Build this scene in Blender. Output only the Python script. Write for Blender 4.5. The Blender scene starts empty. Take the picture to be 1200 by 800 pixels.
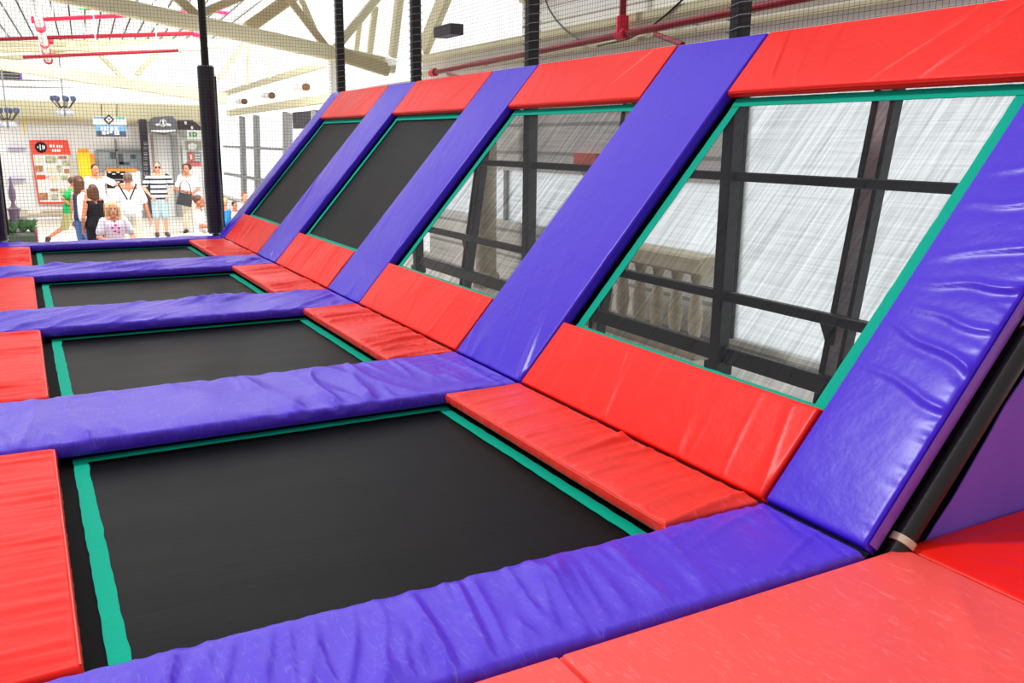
import bpy, bmesh, math, random
from mathutils import Vector, Matrix, noise
from math import radians as R, sin, cos, pi, tan, sqrt
random.seed(7)
S = bpy.context.scene
COL = S.collection

# ------------------------------------------------------------------ camera
FPX, YAW, PIT, ROL = 1026.9144, .5064, -.2235, .0116
CAM = Vector((-2.57805, -2.48145, 1.4448))
_f = Vector((sin(YAW), cos(YAW), 0)); _r = Vector((cos(YAW), -sin(YAW), 0)); _u = Vector((0, 0, 1))
FW = _f*cos(PIT) + _u*sin(PIT); _U = _u*cos(PIT) - _f*sin(PIT)
RX = _r*cos(ROL) + _U*sin(ROL); UX = _U*cos(ROL) - _r*sin(ROL)
def at(u, v, ax, val):
    """the point where the sight line of photo pixel (u, v) meets the plane axis ax = val"""
    d = FW + RX*((u-600)/FPX) + UX*((400-v)/FPX)
    return CAM + d*((val-CAM[ax])/d[ax])
cd = bpy.data.cameras.new('camera'); cam = bpy.data.objects.new('camera', cd); COL.objects.link(cam)
m = Matrix((RX, UX, -FW)).transposed().to_4x4(); m.translation = CAM
cam.matrix_world = m
cd.sensor_width = 36; cd.lens = FPX/1200*36; cd.clip_start = .05; cd.clip_end = 200
S.camera = cam
S.view_settings.view_transform = 'Standard'; S.view_settings.look = 'None'
S.view_settings.gamma = 1; S.view_settings.use_curve_mapping = False
S.view_settings.exposure = 0.0

# ------------------------------------------------------------------ materials
def lin(c):
    return tuple(((x/255)/12.92 if x/255 <= .04045 else ((x/255+.055)/1.055)**2.4) for x in c)
def newmat(name):
    m = bpy.data.materials.new(name); m.use_nodes = True
    nt = m.node_tree; nt.nodes.clear()
    out = nt.nodes.new('ShaderNodeOutputMaterial')
    return m, nt, out
def N(nt, t, **kw):
    n = nt.nodes.new(t)
    for k, v in kw.items():
        if k in n.inputs: n.inputs[k].default_value = v
        else: setattr(n, k, v)
    return n
def mat(name, col, rough=.5, metal=0, spec=.5, var=.08, vscale=6, bump=0, bscale=30, srgb=True):
    m, nt, out = newmat(name)
    c = lin(col) if srgb else col
    b = N(nt, 'ShaderNodeBsdfPrincipled'); b.inputs['Roughness'].default_value = rough
    b.inputs['Metallic'].default_value = metal; b.inputs['Specular IOR Level'].default_value = spec
    tc = N(nt, 'ShaderNodeTexCoord')
    no = N(nt, 'ShaderNodeTexNoise'); no.inputs['Scale'].default_value = vscale; no.inputs['Detail'].default_value = 5
    nt.links.new(tc.outputs['Object'], no.inputs['Vector'])
    mx = N(nt, 'ShaderNodeMix', data_type='RGBA')
    mx.inputs[6].default_value = (*[max(0, x*(1-var)) for x in c], 1); mx.inputs[7].default_value = (*[min(1, x*(1+var)) for x in c], 1)
    nt.links.new(no.outputs['Fac'], mx.inputs[0]); nt.links.new(mx.outputs[2], b.inputs['Base Color'])
    if bump:
        n2 = N(nt, 'ShaderNodeTexNoise'); n2.inputs['Scale'].default_value = bscale; n2.inputs['Detail'].default_value = 4
        bp = N(nt, 'ShaderNodeBump'); bp.inputs['Strength'].default_value = bump; bp.inputs['Distance'].default_value = .01
        nt.links.new(tc.outputs['Object'], n2.inputs['Vector']); nt.links.new(n2.outputs['Fac'], bp.inputs['Height'])
        nt.links.new(bp.outputs['Normal'], b.inputs['Normal'])
    nt.links.new(b.outputs[0], out.inputs[0])
    return m
def vinyl(name, col, rough=.42, spec=.5, scuff=.05, worn=0, coat=.07):
    """coated tarpaulin: saturated, softly glossy, slightly scuffed"""
    m, nt, out = newmat(name); c = lin(col)
    b = N(nt, 'ShaderNodeBsdfPrincipled'); b.inputs['Specular IOR Level'].default_value = spec
    tc = N(nt, 'ShaderNodeTexCoord')
    n1 = N(nt, 'ShaderNodeTexNoise'); n1.inputs['Scale'].default_value = 2.2; n1.inputs['Detail'].default_value = 6
    n2 = N(nt, 'ShaderNodeTexNoise'); n2.inputs['Scale'].default_value = 55; n2.inputs['Detail'].default_value = 4
    for n in (n1, n2): nt.links.new(tc.outputs['Object'], n.inputs['Vector'])
    mx = N(nt, 'ShaderNodeMix', data_type='RGBA')
    mx.inputs[6].default_value = (*[x*.93 for x in c], 1)
    mx.inputs[7].default_value = (*[min(1, x*1.03+scuff*.25) for x in c], 1)
    nt.links.new(n1.outputs['Fac'], mx.inputs[0]); nt.links.new(mx.outputs[2], b.inputs['Base Color'])
    b.inputs['Coat Weight'].default_value = coat; b.inputs['Coat Roughness'].default_value = .2
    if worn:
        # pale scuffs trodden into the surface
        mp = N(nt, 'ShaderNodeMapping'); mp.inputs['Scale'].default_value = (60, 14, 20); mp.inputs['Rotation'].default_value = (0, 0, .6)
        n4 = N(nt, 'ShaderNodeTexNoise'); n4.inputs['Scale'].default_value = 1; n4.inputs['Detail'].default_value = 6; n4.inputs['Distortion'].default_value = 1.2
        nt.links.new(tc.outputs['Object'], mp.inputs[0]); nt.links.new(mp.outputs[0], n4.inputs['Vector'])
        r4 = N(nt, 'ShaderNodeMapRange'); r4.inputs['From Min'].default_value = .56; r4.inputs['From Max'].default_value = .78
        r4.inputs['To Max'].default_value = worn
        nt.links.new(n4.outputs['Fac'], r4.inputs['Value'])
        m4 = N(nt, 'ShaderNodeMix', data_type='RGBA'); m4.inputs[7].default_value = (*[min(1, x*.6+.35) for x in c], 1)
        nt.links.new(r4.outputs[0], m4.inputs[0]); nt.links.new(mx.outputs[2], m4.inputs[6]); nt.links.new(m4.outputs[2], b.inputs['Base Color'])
    mr = N(nt, 'ShaderNodeMapRange'); mr.inputs['To Min'].default_value = rough-.07; mr.inputs['To Max'].default_value = rough+.07
    nt.links.new(n1.outputs['Fac'], mr.inputs['Value']); nt.links.new(mr.outputs[0], b.inputs['Roughness'])
    n3 = N(nt, 'ShaderNodeTexNoise'); n3.inputs['Scale'].default_value = 9; n3.inputs['Detail'].default_value = 3
    nt.links.new(tc.outputs['Object'], n3.inputs['Vector'])
    ad = N(nt, 'ShaderNodeMath', operation='MULTIPLY_ADD'); ad.inputs[1].default_value = .12
    nt.links.new(n2.outputs['Fac'], ad.inputs[0]); nt.links.new(n3.outputs['Fac'], ad.inputs[2])
    bp = N(nt, 'ShaderNodeBump'); bp.inputs['Strength'].default_value = .35; bp.inputs['Distance'].default_value = .012
    nt.links.new(ad.outputs[0], bp.inputs['Height']); nt.links.new(bp.outputs['Normal'], b.inputs['Normal'])
    nt.links.new(b.outputs[0], out.inputs[0])
    return m
def weave(name, see=0.0, base=.012, tint=(.25, .27, .28), rough=.36, spec=.22, rng=.22):
    """woven polypropylene jumping bed; see > 0 lets light through between the threads, in streaks along the warp"""
    m, nt, out = newmat(name)
    b = N(nt, 'ShaderNodeBsdfPrincipled'); b.inputs['Roughness'].default_value = rough; b.inputs['Specular IOR Level'].default_value = spec
    tc = N(nt, 'ShaderNodeTexCoord')
    def streak(sx, sy, det=4):
        mp = N(nt, 'ShaderNodeMapping'); mp.inputs['Scale'].default_value = (sx, sy, 1)
        n = N(nt, 'ShaderNodeTexNoise'); n.inputs['Scale'].default_value = 1; n.inputs['Detail'].default_value = det
        n.inputs['Roughness'].default_value = .65
        nt.links.new(tc.outputs['Object'], mp.inputs['Vector']); nt.links.new(mp.outputs[0], n.inputs['Vector'])
        return n
    a = streak(1.2, 42); c = streak(70, 1.6)
    mul = N(nt, 'ShaderNodeMath', operation='MULTIPLY_ADD'); mul.inputs[1].default_value = .45
    nt.links.new(c.outputs['Fac'], mul.inputs[0]); nt.links.new(a.outputs['Fac'], mul.inputs[2])
    mx = N(nt, 'ShaderNodeMix', data_type='RGBA')
    if see:
        mx.inputs[6].default_value = (base, base, base, 1); mx.inputs[7].default_value = (*tint, 1)
    else:
        mx.inputs[6].default_value = (base*.5, base*.5, base*.5, 1); mx.inputs[7].default_value = (base*1.7, base*1.7, base*1.75, 1)
    cr = N(nt, 'ShaderNodeMapRange'); cr.inputs['From Min'].default_value = .5; cr.inputs['From Max'].default_value = .95
    nt.links.new(mul.outputs[0], cr.inputs['Value']); nt.links.new(cr.outputs[0], mx.inputs[0])
    nt.links.new(mx.outputs[2], b.inputs['Base Color'])
    bp = N(nt, 'ShaderNodeBump'); bp.inputs['Strength'].default_value = .15; bp.inputs['Distance'].default_value = .004
    nt.links.new(mul.outputs[0], bp.inputs['Height']); nt.links.new(bp.outputs['Normal'], b.inputs['Normal'])
    if see:
        tr = N(nt, 'ShaderNodeBsdfTransparent')
        fr = N(nt, 'ShaderNodeMapRange'); fr.inputs['From Min'].default_value = .5; fr.inputs['From Max'].default_value = .95
        fr.inputs['To Min'].default_value = see-rng; fr.inputs['To Max'].default_value = min(1, see+rng)
        nt.links.new(mul.outputs[0], fr.inputs['Value'])
        ms = N(nt, 'ShaderNodeMixShader')
        nt.links.new(fr.outputs[0], ms.inputs[0]); nt.links.new(b.outputs[0], ms.inputs[1]); nt.links.new(tr.outputs[0], ms.inputs[2])
        nt.links.new(ms.outputs[0], out.inputs[0])
    else: nt.links.new(b.outputs[0], out.inputs[0])
    return m
def frosted(name, col=(1, 1, 1), thru=.3, lines=None):
    """frosted translucent sheet: lets the daylight glow through"""
    m, nt, out = newmat(name)
    t = N(nt, 'ShaderNodeBsdfTranslucent'); t.inputs[0].default_value = (*col, 1)
    d = N(nt, 'ShaderNodeBsdfDiffuse'); d.inputs[0].default_value = (*col, 1)
    tr = N(nt, 'ShaderNodeBsdfTransparent'); tr.inputs[0].default_value = (*col, 1)
    m1 = N(nt, 'ShaderNodeMixShader'); m1.inputs[0].default_value = .25
    m2 = N(nt, 'ShaderNodeMixShader'); m2.inputs[0].default_value = thru
    nt.links.new(t.outputs[0], m1.inputs[1]); nt.links.new(d.outputs[0], m1.inputs[2])
    nt.links.new(m1.outputs[0], m2.inputs[1]); nt.links.new(tr.outputs[0], m2.inputs[2])
    last = m2.outputs[0]
    if lines:
        tc = N(nt, 'ShaderNodeTexCoord'); sp = N(nt, 'ShaderNodeSeparateXYZ'); nt.links.new(tc.outputs['Object'], sp.inputs[0])
        w = N(nt, 'ShaderNodeMath', operation='MULTIPLY'); w.inputs[1].default_value = 1/lines
        sk = N(nt, 'ShaderNodeMath', operation='MULTIPLY_ADD'); sk.inputs[1].default_value = -.06; nt.links.new(sp.outputs[1], sk.inputs[0]); nt.links.new(sp.outputs[0], sk.inputs[2]); nt.links.new(sk.outputs[0], w.inputs[0])
        fr = N(nt, 'ShaderNodeMath', operation='FRACT'); nt.links.new(w.outputs[0], fr.inputs[0])
        lt = N(nt, 'ShaderNodeMath', operation='LESS_THAN'); lt.inputs[1].default_value = .085; nt.links.new(fr.outputs[0], lt.inputs[0])
        dk = N(nt, 'ShaderNodeBsdfDiffuse'); dk.inputs[0].default_value = (.12, .11, .10, 1)
        m3 = N(nt, 'ShaderNodeMixShader'); nt.links.new(lt.outputs[0], m3.inputs[0]); nt.links.new(last, m3.inputs[1]); nt.links.new(dk.outputs[0], m3.inputs[2])
        last = m3.outputs[0]
    nt.links.new(last, out.inputs[0])
    return m
def striped(name, c1, c2, period, ax=2, duty=.5, rough=.8):
    m, nt, out = newmat(name)
    b = N(nt, 'ShaderNodeBsdfPrincipled'); b.inputs['Roughness'].default_value = rough
    tc = N(nt, 'ShaderNodeTexCoord'); sp = N(nt, 'ShaderNodeSeparateXYZ'); nt.links.new(tc.outputs['Object'], sp.inputs[0])
    w = N(nt, 'ShaderNodeMath', operation='MULTIPLY'); w.inputs[1].default_value = 1/period; nt.links.new(sp.outputs[ax], w.inputs[0])
    fr = N(nt, 'ShaderNodeMath', operation='FRACT'); nt.links.new(w.outputs[0], fr.inputs[0])
    lt = N(nt, 'ShaderNodeMath', operation='LESS_THAN'); lt.inputs[1].default_value = duty; nt.links.new(fr.outputs[0], lt.inputs[0])
    no = N(nt, 'ShaderNodeTexNoise'); no.inputs['Scale'].default_value = 1.5; no.inputs['Detail'].default_value = 6
    nt.links.new(tc.outputs['Object'], no.inputs['Vector'])
    mx = N(nt, 'ShaderNodeMix', data_type='RGBA'); mx.inputs[6].default_value = (*lin(c1), 1); mx.inputs[7].default_value = (*lin(c2), 1)
    nt.links.new(lt.outputs[0], mx.inputs[0])
    m2 = N(nt, 'ShaderNodeMix', data_type='RGBA', blend_type='MULTIPLY'); m2.inputs[0].default_value = .15
    nt.links.new(mx.outputs[2], m2.inputs[6]); nt.links.new(no.outputs['Color'], m2.inputs[7])
    nt.links.new(m2.outputs[2], b.inputs['Base Color']); nt.links.new(b.outputs[0], out.inputs[0])
    return m

RED = vinyl('red_vinyl', (255, 32, 20), .38, .16, .0, 0, .05); RED_WORN = vinyl('worn_red_vinyl', (255, 84, 78), .42, .3, .03, .35, .1); RED_FLAT = vinyl('sheen_scuffed_red_vinyl', (255, 54, 42), .38, .26, .0, .22); PUR_FLAT = vinyl('sheen_scuffed_purple_vinyl', (86, 50, 220), .34, .32, .0, .22, .10); RED_SEAM = vinyl('red_seam', (255, 70, 52), .35)  # RED_FLAT and PUR_FLAT: lighter colour holds the sheen of flat tops, plus scuffs
PUR = vinyl('purple_vinyl', (72, 32, 216), .36, .22, .0, 0, .12); PURL = vinyl('faded_purple_vinyl', (132, 92, 226), .6, .2)
PURS = vinyl('purple_side_vinyl', (138, 88, 214), .38)
TEAL = mat('teal_webbing', (0, 178, 148), .75, 0, .15, var=.12, vscale=60, bump=.2, bscale=200)
BED = weave('black_jumping_bed', 0, .0035, rough=.42, spec=.08); SEE = weave('open_weave_bed', .76, .015, (.13, .14, .15), .5, .06, .28); SEE2 = weave('denser_open_weave_bed', .66, .012, (.16, .16, .16), .5, .06, .42)
BEDW = weave('black_sloped_bed', 0, .013, rough=.55, spec=.1)
STEEL = mat('black_steel', (26, 25, 26), .42, 0, .5, .15, 20, .1, 60); STEELG = mat('grey_steel', (186, 182, 178), .55, 0, .4, .12, 12)
BLACK = mat('black_fabric', (9, 9, 10), .8, 0, .2); BLKPAD = mat('black_vinyl', (58, 58, 64), .32, 0, .5, .2, 4, .4, 7)
NET = mat('black_netting', (16, 16, 18), .8, 0, .1); TIE = mat('beige_cable_tie', (216, 200, 172), .5)
LACE = mat('grey_lacing_cord', (150, 150, 155), .7)
CREAM = mat('cream_paint', (216, 208, 174), .6, 0, .3, .08, 4); CREAMD = mat('brown_cream_paint', (186, 172, 138), .6, 0, .3, .1, 4)
WHITE = mat('white_paint', (238, 238, 236), .6, 0, .3, .03); GREY = mat('grey_paint', (150, 150, 150), .6, 0, .3, .05)
DARK = mat('dark_grey_paint', (62, 58, 64), .6, 0, .3, .1); PIPE = mat('red_pipe_paint', (142, 16, 36), .4, 0, .4, .12, 6)
PIPEB = mat('bright_red_pipe_paint', (226, 20, 60), .4); YEL = mat('yellow_paint', (255, 206, 20), .5); ORG = mat('orange_paint', (246, 150, 40), .5)
BLUE = mat('sign_blue', (112, 176, 222), .5, var=.1); NAVY = mat('sign_navy', (70, 78, 110), .5); AQUA = mat('sign_aqua', (150, 220, 210), .5)
GREEN = mat('green_paint', (20, 170, 72), .5); LEAF = mat('leaf_green', (70, 110, 62), .6, var=.35, vscale=20); TERRA = mat('dull_purple_glaze', (104, 84, 104), .5)
BROWN = mat('brown_bracket', (120, 84, 56), .6); POSTER = mat('poster_red', (238, 70, 44), .5); PHOTO = mat('food_picture', (216, 160, 120), .6, var=2.6, vscale=14)
PHOTO2 = mat('dark_food_picture', (140, 96, 66), .6, var=2.6, vscale=14); TAN = mat('tan_floor_strip', (222, 190, 150), .5)
FLOOR = mat('pale_floor_tile', (232, 226, 216), .4, 0, .5, .04, 2); LIGHTBLOCK = mat('dark_light_block', (24, 23, 25), .8)
SIDING = striped('cream_siding', (255, 253, 246), (196, 190, 172), .21, 2, .12); SIDINGG = striped('grey_wall_cladding', (222, 220, 214), (168, 166, 160), .42, 2, .12)
PANE = frosted('frosted_pane', (.93, .96, .97), .35); ROOF = frosted('roof_sheet', (1, 1, .99), .35, .36); GLOW = frosted('white_glazing', (1, 1, 1), .6)
STONE = mat('beige_stone', (196, 186, 160), .7, var=.15, vscale=5)
SKIN = mat('skin', (226, 160, 130), .55, 0, .35, .06); SKIN2 = mat('tanned_skin', (206, 132, 100), .55, 0, .35, .06)
HBRN = mat('brown_hair', (98, 62, 44), .5, var=.3, vscale=40); HBLK = mat('dark_hair', (42, 28, 28), .5, var=.3, vscale=40)
HBLD = mat('blonde_hair', (232, 192, 132), .5, var=.3, vscale=40); HGRY = mat('grey_hair', (120, 98, 84), .6, var=.3, vscale=40)
SHW = mat('white_cotton', (240, 238, 240), .8, 0, .2); SHB = mat('black_cotton', (34, 31, 36), .8, 0, .2); JEAN = mat('blue_denim', (74, 106, 160), .8, var=.2, vscale=30)
JEANL = mat('pale_denim', (166, 186, 190), .8, var=.1, vscale=30); OLIVE = mat('olive_cotton', (164, 160, 106), .8); GRN = mat('green_cotton', (20, 168, 84), .8)
BLUC = mat('bright_blue_cotton', (46, 140, 226), .8); STR = striped('navy_striped_cotton', (240, 240, 242), (44, 48, 66), .11, 2, .45)
SHOE = mat('dark_shoe', (62, 44, 52), .6); EYE = mat('eye_dark', (30, 20, 18), .3); LIP = mat('lip', (176, 84, 84), .5); BEIGE = mat('beige_cotton', (232, 220, 196), .8)

# ------------------------------------------------------------------ mesh building
class MB:
    def __init__(s): s.v = []; s.f = []
    def add(s, vs, fs):
        n = len(s.v); s.v += [tuple(v) for v in vs]; s.f += [tuple(i+n for i in f) for f in fs]; return s
    def box(s, a, b):
        x0, y0, z0 = a; x1, y1, z1 = b
        return s.add([(x0,y0,z0),(x1,y0,z0),(x1,y1,z0),(x0,y1,z0),(x0,y0,z1),(x1,y0,z1),(x1,y1,z1),(x0,y1,z1)],
                     [(3,2,1,0),(4,5,6,7),(0,1,5,4),(1,2,6,5),(2,3,7,6),(3,0,4,7)])
    def beam(s, p, q, w, h, up=(0, 0, 1), bev=.12):
        """a bar from p to q, w wide and h tall, with chamfered edges"""
        p = Vector(p); q = Vector(q); d = (q-p).normalized(); u = Vector(up)
        if abs(d.dot(u)) > .97: u = Vector((0, 1, 0))
        sx = d.cross(u).normalized(); sy = sx.cross(d).normalized(); c = min(w, h)*bev
        prof = [(-w/2+c,-h/2),(w/2-c,-h/2),(w/2,-h/2+c),(w/2,h/2-c),(w/2-c,h/2),(-w/2+c,h/2),(-w/2,h/2-c),(-w/2,-h/2+c)]
        vs = [e+sx*a+sy*b for e in (p, q) for a, b in prof]
        fs = [(i, (i+1) % 8, (i+1) % 8+8, i+8) for i in range(8)] + [tuple(range(7, -1, -1)), tuple(range(8, 16))]
        return s.add(vs, fs)
    def tube(s, pts, r, n=8, cap=True):
        pts = [Vector(p) for p in pts]; rs = r if isinstance(r, (list, tuple)) else [r]*len(pts)
        vs = []; prev = None
        for i, p in enumerate(pts):
            d = (pts[min(i+1, len(pts)-1)]-pts[max(i-1, 0)]).normalized()
            a = d.cross(Vector((0, 0, 1)) if abs(d.z) < .95 else Vector((1, 0, 0))).normalized() if prev is None else (prev-d*prev.dot(d)).normalized()
            prev = a; b = d.cross(a)
            vs += [p+a*(rs[i]*cos(2*pi*k/n))+b*(rs[i]*sin(2*pi*k/n)) for k in range(n)]
        fs = [(i*n+k, i*n+(k+1) % n, (i+1)*n+(k+1) % n, (i+1)*n+k) for i in range(len(pts)-1) for k in range(n)]
        if cap: fs += [tuple(range(n-1, -1, -1)), tuple(range((len(pts)-1)*n, len(pts)*n))]
        return s.add(vs, fs)
    def lathe(s, c, prof, n=16):
        c = Vector(c)
        vs = [c+Vector((r*cos(2*pi*k/n), r*sin(2*pi*k/n), z)) for r, z in prof for k in range(n)]
        fs = [(i*n+k, i*n+(k+1) % n, (i+1)*n+(k+1) % n, (i+1)*n+k) for i in range(len(prof)-1) for k in range(n)]
        fs += [tuple(range(n-1, -1, -1)), tuple(range((len(prof)-1)*n, len(prof)*n))]
        return s.add(vs, fs)
    def ell(s, c, rx, ry, rz, n=14, m=9):
        vs = [(c[0], c[1], c[2]-rz)]
        for i in range(1, m):
            t = -pi/2+pi*i/m
            vs += [(c[0]+rx*cos(t)*cos(2*pi*k/n), c[1]+ry*cos(t)*sin(2*pi*k/n), c[2]+rz*sin(t)) for k in range(n)]
        vs.append((c[0], c[1], c[2]+rz)); L = len(vs)-1
        fs = [(0, 1+(k+1) % n, 1+k) for k in range(n)] + [(L, L-n+k, L-n+(k+1) % n) for k in range(n)]
        fs += [(1+i*n+k, 1+i*n+(k+1) % n, 1+(i+1)*n+(k+1) % n, 1+(i+1)*n+k) for i in range(m-2) for k in range(n)]
        return s.add(vs, fs)
    def prism(s, poly, ax, a, b):
        """extrude a 2-D polygon along axis ax from a to b (polygon in the other two axes, in order)"""
        def put(p, t): l = list(p); l.insert(ax, t); return tuple(l)
        n = len(poly); vs = [put(p, a) for p in poly] + [put(p, b) for p in poly]
        return s.add(vs, [tuple(range(n-1, -1, -1)), tuple(range(n, 2*n))] + [(i, (i+1) % n, (i+1) % n+n, i+n) for i in range(n)])
    def build(s, name, mt, parent=None, smooth=False, org=None):
        me = bpy.data.meshes.new(name)
        o0 = Vector(org) if org is not None else None
        me.from_pydata([tuple(Vector(v)-o0) for v in s.v] if o0 else s.v, [], s.f)
        bm = bmesh.new(); bm.from_mesh(me); bmesh.ops.recalc_face_normals(bm, faces=bm.faces); bm.to_mesh(me); bm.free()
        me.materials.append(mt)
        if smooth:
            for p in me.polygons: p.use_smooth = True
            me.set_sharp_from_angle(angle=R(40))
        o = bpy.data.objects.new(name, me); COL.objects.link(o)
        if o0: o.location = o0
        if parent is not None: o.parent = parent
        return o
def tag(o, label=None, cat=None, group=None, kind=None):
    if label: o['label'] = label
    if cat: o['category'] = cat
    if group: o['group'] = group
    if kind: o['kind'] = kind
    return o
def empty(name, loc=(0, 0, 0), M=None):
    o = bpy.data.objects.new(name, None); COL.objects.link(o); o.empty_display_size = .2
    if M is not None: o.matrix_world = M
    else: o.location = loc
    return o
def struct(o): o['kind'] = 'structure'; return o

# ------------------------------------------------------------------ pads
TH = math.atan2(1.453, 1.2473); LS = 2.872
D = Vector((cos(TH), 0, sin(TH))); NS = Vector((-sin(TH), 0, cos(TH)))
def Mflat(x, y, z): return Matrix.Translation((x, y, z))
def Mslope(s, y, off=0):
    p = D*s + NS*off + Vector((0, y, 0))
    return Matrix(((D.x, 0, NS.x, p.x), (0, 1, 0, p.y), (D.z, 0, NS.z, p.z), (0, 0, 0, 1)))
def nz(x, y, s): return noise.noise(Vector((x, y, s)))
def creases(seed, ang, fx, fy, amp, sharp=7, puff=.004, pf=3.0, mask=1.0, edge=0.0):
    """raised fold lines running at angle ang, plus soft puffing and gathered edges"""
    ca, sa = cos(ang), sin(ang)
    amp = amp*2.3; edge = 0
    def f(u, v, L, W):
        a = u*ca+v*sa; b = -u*sa+v*ca
        a += .05*nz(u*2.1, v*2.1, seed+3)
        n = nz(a*fx*.3, b*fy, seed)
        c = max(0, 1-abs(n)*sharp)
        m = max(0, min(1, .5+1.6*mask*nz(u*1.3, v*1.6, seed+9)))
        n2 = nz(a*fx*.6, b*fy*2.3, seed+21); c2 = max(0, 1-abs(n2)*sharp*.8)
        h = amp*m*(c*c + .45*c2*c2 - .35) + puff*nz(u*pf, v*pf, seed+5)
        if edge:
            for dd in (v, W-v):
                if dd < .2: h += edge*math.exp(-dd/.05)*nz(u*17, dd*4, seed+13)
        return h
    return f
def pad(name, M, L, W, T, mt, wr=None, step=.02, crown=.01, r=.016, fade=.03, gather=0):
    def ticks(X):
        k = max(2, int((X-2*r)/step)); e = [0, r*.12, r*.35, r*.7]
        return e + [r+(X-2*r)*i/k for i in range(k+1)] + [X-t for t in reversed(e)]
    us, vs_ = ticks(L), ticks(W); nu, nv = len(us), len(vs_)
    V = []; F = []
    for u in us:
        for v in vs_:
            du = min(u, L-u); dv = min(v, W-v); d = min(du, dv)
            ex = max(0, r-du); ey = max(0, r-dv)
            z = sqrt(max(0, r*r-min(r*r, ex*ex+ey*ey)))-r
            z += crown*(1-(2*u/L-1)**4)*(1-(2*v/W-1)**4)
            if wr: z += wr(u, v, L, W)*min(1, d/fade)
            if gather: z -= gather*abs(nz(u*13, v*3, L+W))*math.exp(-dv/.03)*min(1, dv/.006+.3)
            V.append((u, v, z))
    F += [(i*nv+j, (i+1)*nv+j, (i+1)*nv+j+1, i*nv+j+1) for i in range(nu-1) for j in range(nv-1)]
    ring = [i*nv for i in range(nu)] + [(nu-1)*nv+j for j in range(1, nv)] + [i*nv+nv-1 for i in range(nu-2, -1, -1)] + [j for j in range(nv-2, 0, -1)]
    n = len(ring); prev = ring
    for q, dz in enumerate((-T*.55, -T+.008, -T)):
        base = len(V); ins = (.0, .0, .008)[q]
        for idx in ring:
            u, v, z = V[idx]
            bul = .004*sin(pi*.7) if q == 0 else 0
            if wr and q < 2: bul += .35*wr(u*1.0, v, L, W)
            nu_ = u + ((-bul+ins) if u < 1e-6 else (bul-ins) if u > L-1e-6 else 0)
            nv_ = v + ((-bul+ins) if v < 1e-6 else (bul-ins) if v > W-1e-6 else 0)
            V.append((nu_, nv_, dz))
        cur = list(range(base, base+n))
        F += [(prev[k], cur[k], cur[(k+1) % n], prev[(k+1) % n]) for k in range(n)]
        prev = cur
    F.append(tuple(prev[::-1]))
    me = bpy.data.meshes.new(name); me.from_pydata(V, [], F)
    bm = bmesh.new(); bm.from_mesh(me); bmesh.ops.recalc_face_normals(bm, faces=bm.faces); bm.to_mesh(me); bm.free()
    me.materials.append(mt)
    for p in me.polygons: p.use_smooth = True
    o = bpy.data.objects.new(name, me); COL.objects.link(o); o.matrix_world = M
    return o
def piping(parent, a, b, mt=RED_SEAM, r=.0045):
    a = Vector(a); b = Vector(b); n = max(2, int((b-a).length/.05))
    pts = [a+(b-a)*(i/n)+Vector((0, 0, .0015*nz(i*.7, a.y, 3))) for i in range(n+1)]
    return MB().tube(pts, r, 6).build('piping', mt, parent, True)

T = .065; P = 3.0; BW = 2.07; XL = -2.558; G = .004
ORD = ['nearest', 'second nearest', 'third', 'farthest']
BX = -4.6
# purple bars between the flat beds
bars = [('nearest to the camera, along the front red mats', -.53, 0), ('between the nearest and second flat trampolines', BW, P), ('between the second and third flat trampolines', P+BW, 2*P),
        ('between the third and farthest flat trampolines', 2*P+BW, 3*P), ('at the far end below the netting', 3*P+BW, 3*P+BW+.46)]
for i, (w, y0, y1) in enumerate(bars):
    f = [creases(11, 1.35, 2.0, 5.0, .014, 4.5, .006, 2.4, .9), creases(23, 1.65, 1.6, 2.6, .017, 6, .006, 2.6, .8), creases(31, .75, 1.5, 3.6, .021, 4.5, .005, 2.6, .5),
         creases(47, .7, 1.5, 3.6, .020, 4.5, .007, 2.6, .5), creases(59, .7, 2.0, 2.5, .014, 5, .005, 2.6, .5)][i]
    def wr(u, v, L, W, f=f, i=i):
        h = f(u, v, L, W)
        e = max(0, 1-(L-u)/.75)                                        # gathers run into the fold at the slope
        if e: h += e*(.010 if i else .012)*max(0, 1-abs(nz((v+.45*(L-u))*7, u*.8, i*3+2))*4)**2 - .012*max(0, 1-(L-u)/.10)
        return h
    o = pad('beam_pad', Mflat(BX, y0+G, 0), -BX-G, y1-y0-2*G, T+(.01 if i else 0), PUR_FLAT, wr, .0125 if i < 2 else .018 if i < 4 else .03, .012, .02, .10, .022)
    tag(o, 'long purple vinyl pad '+w, 'pad', 'purple pads lying between the flat trampolines')
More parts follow.
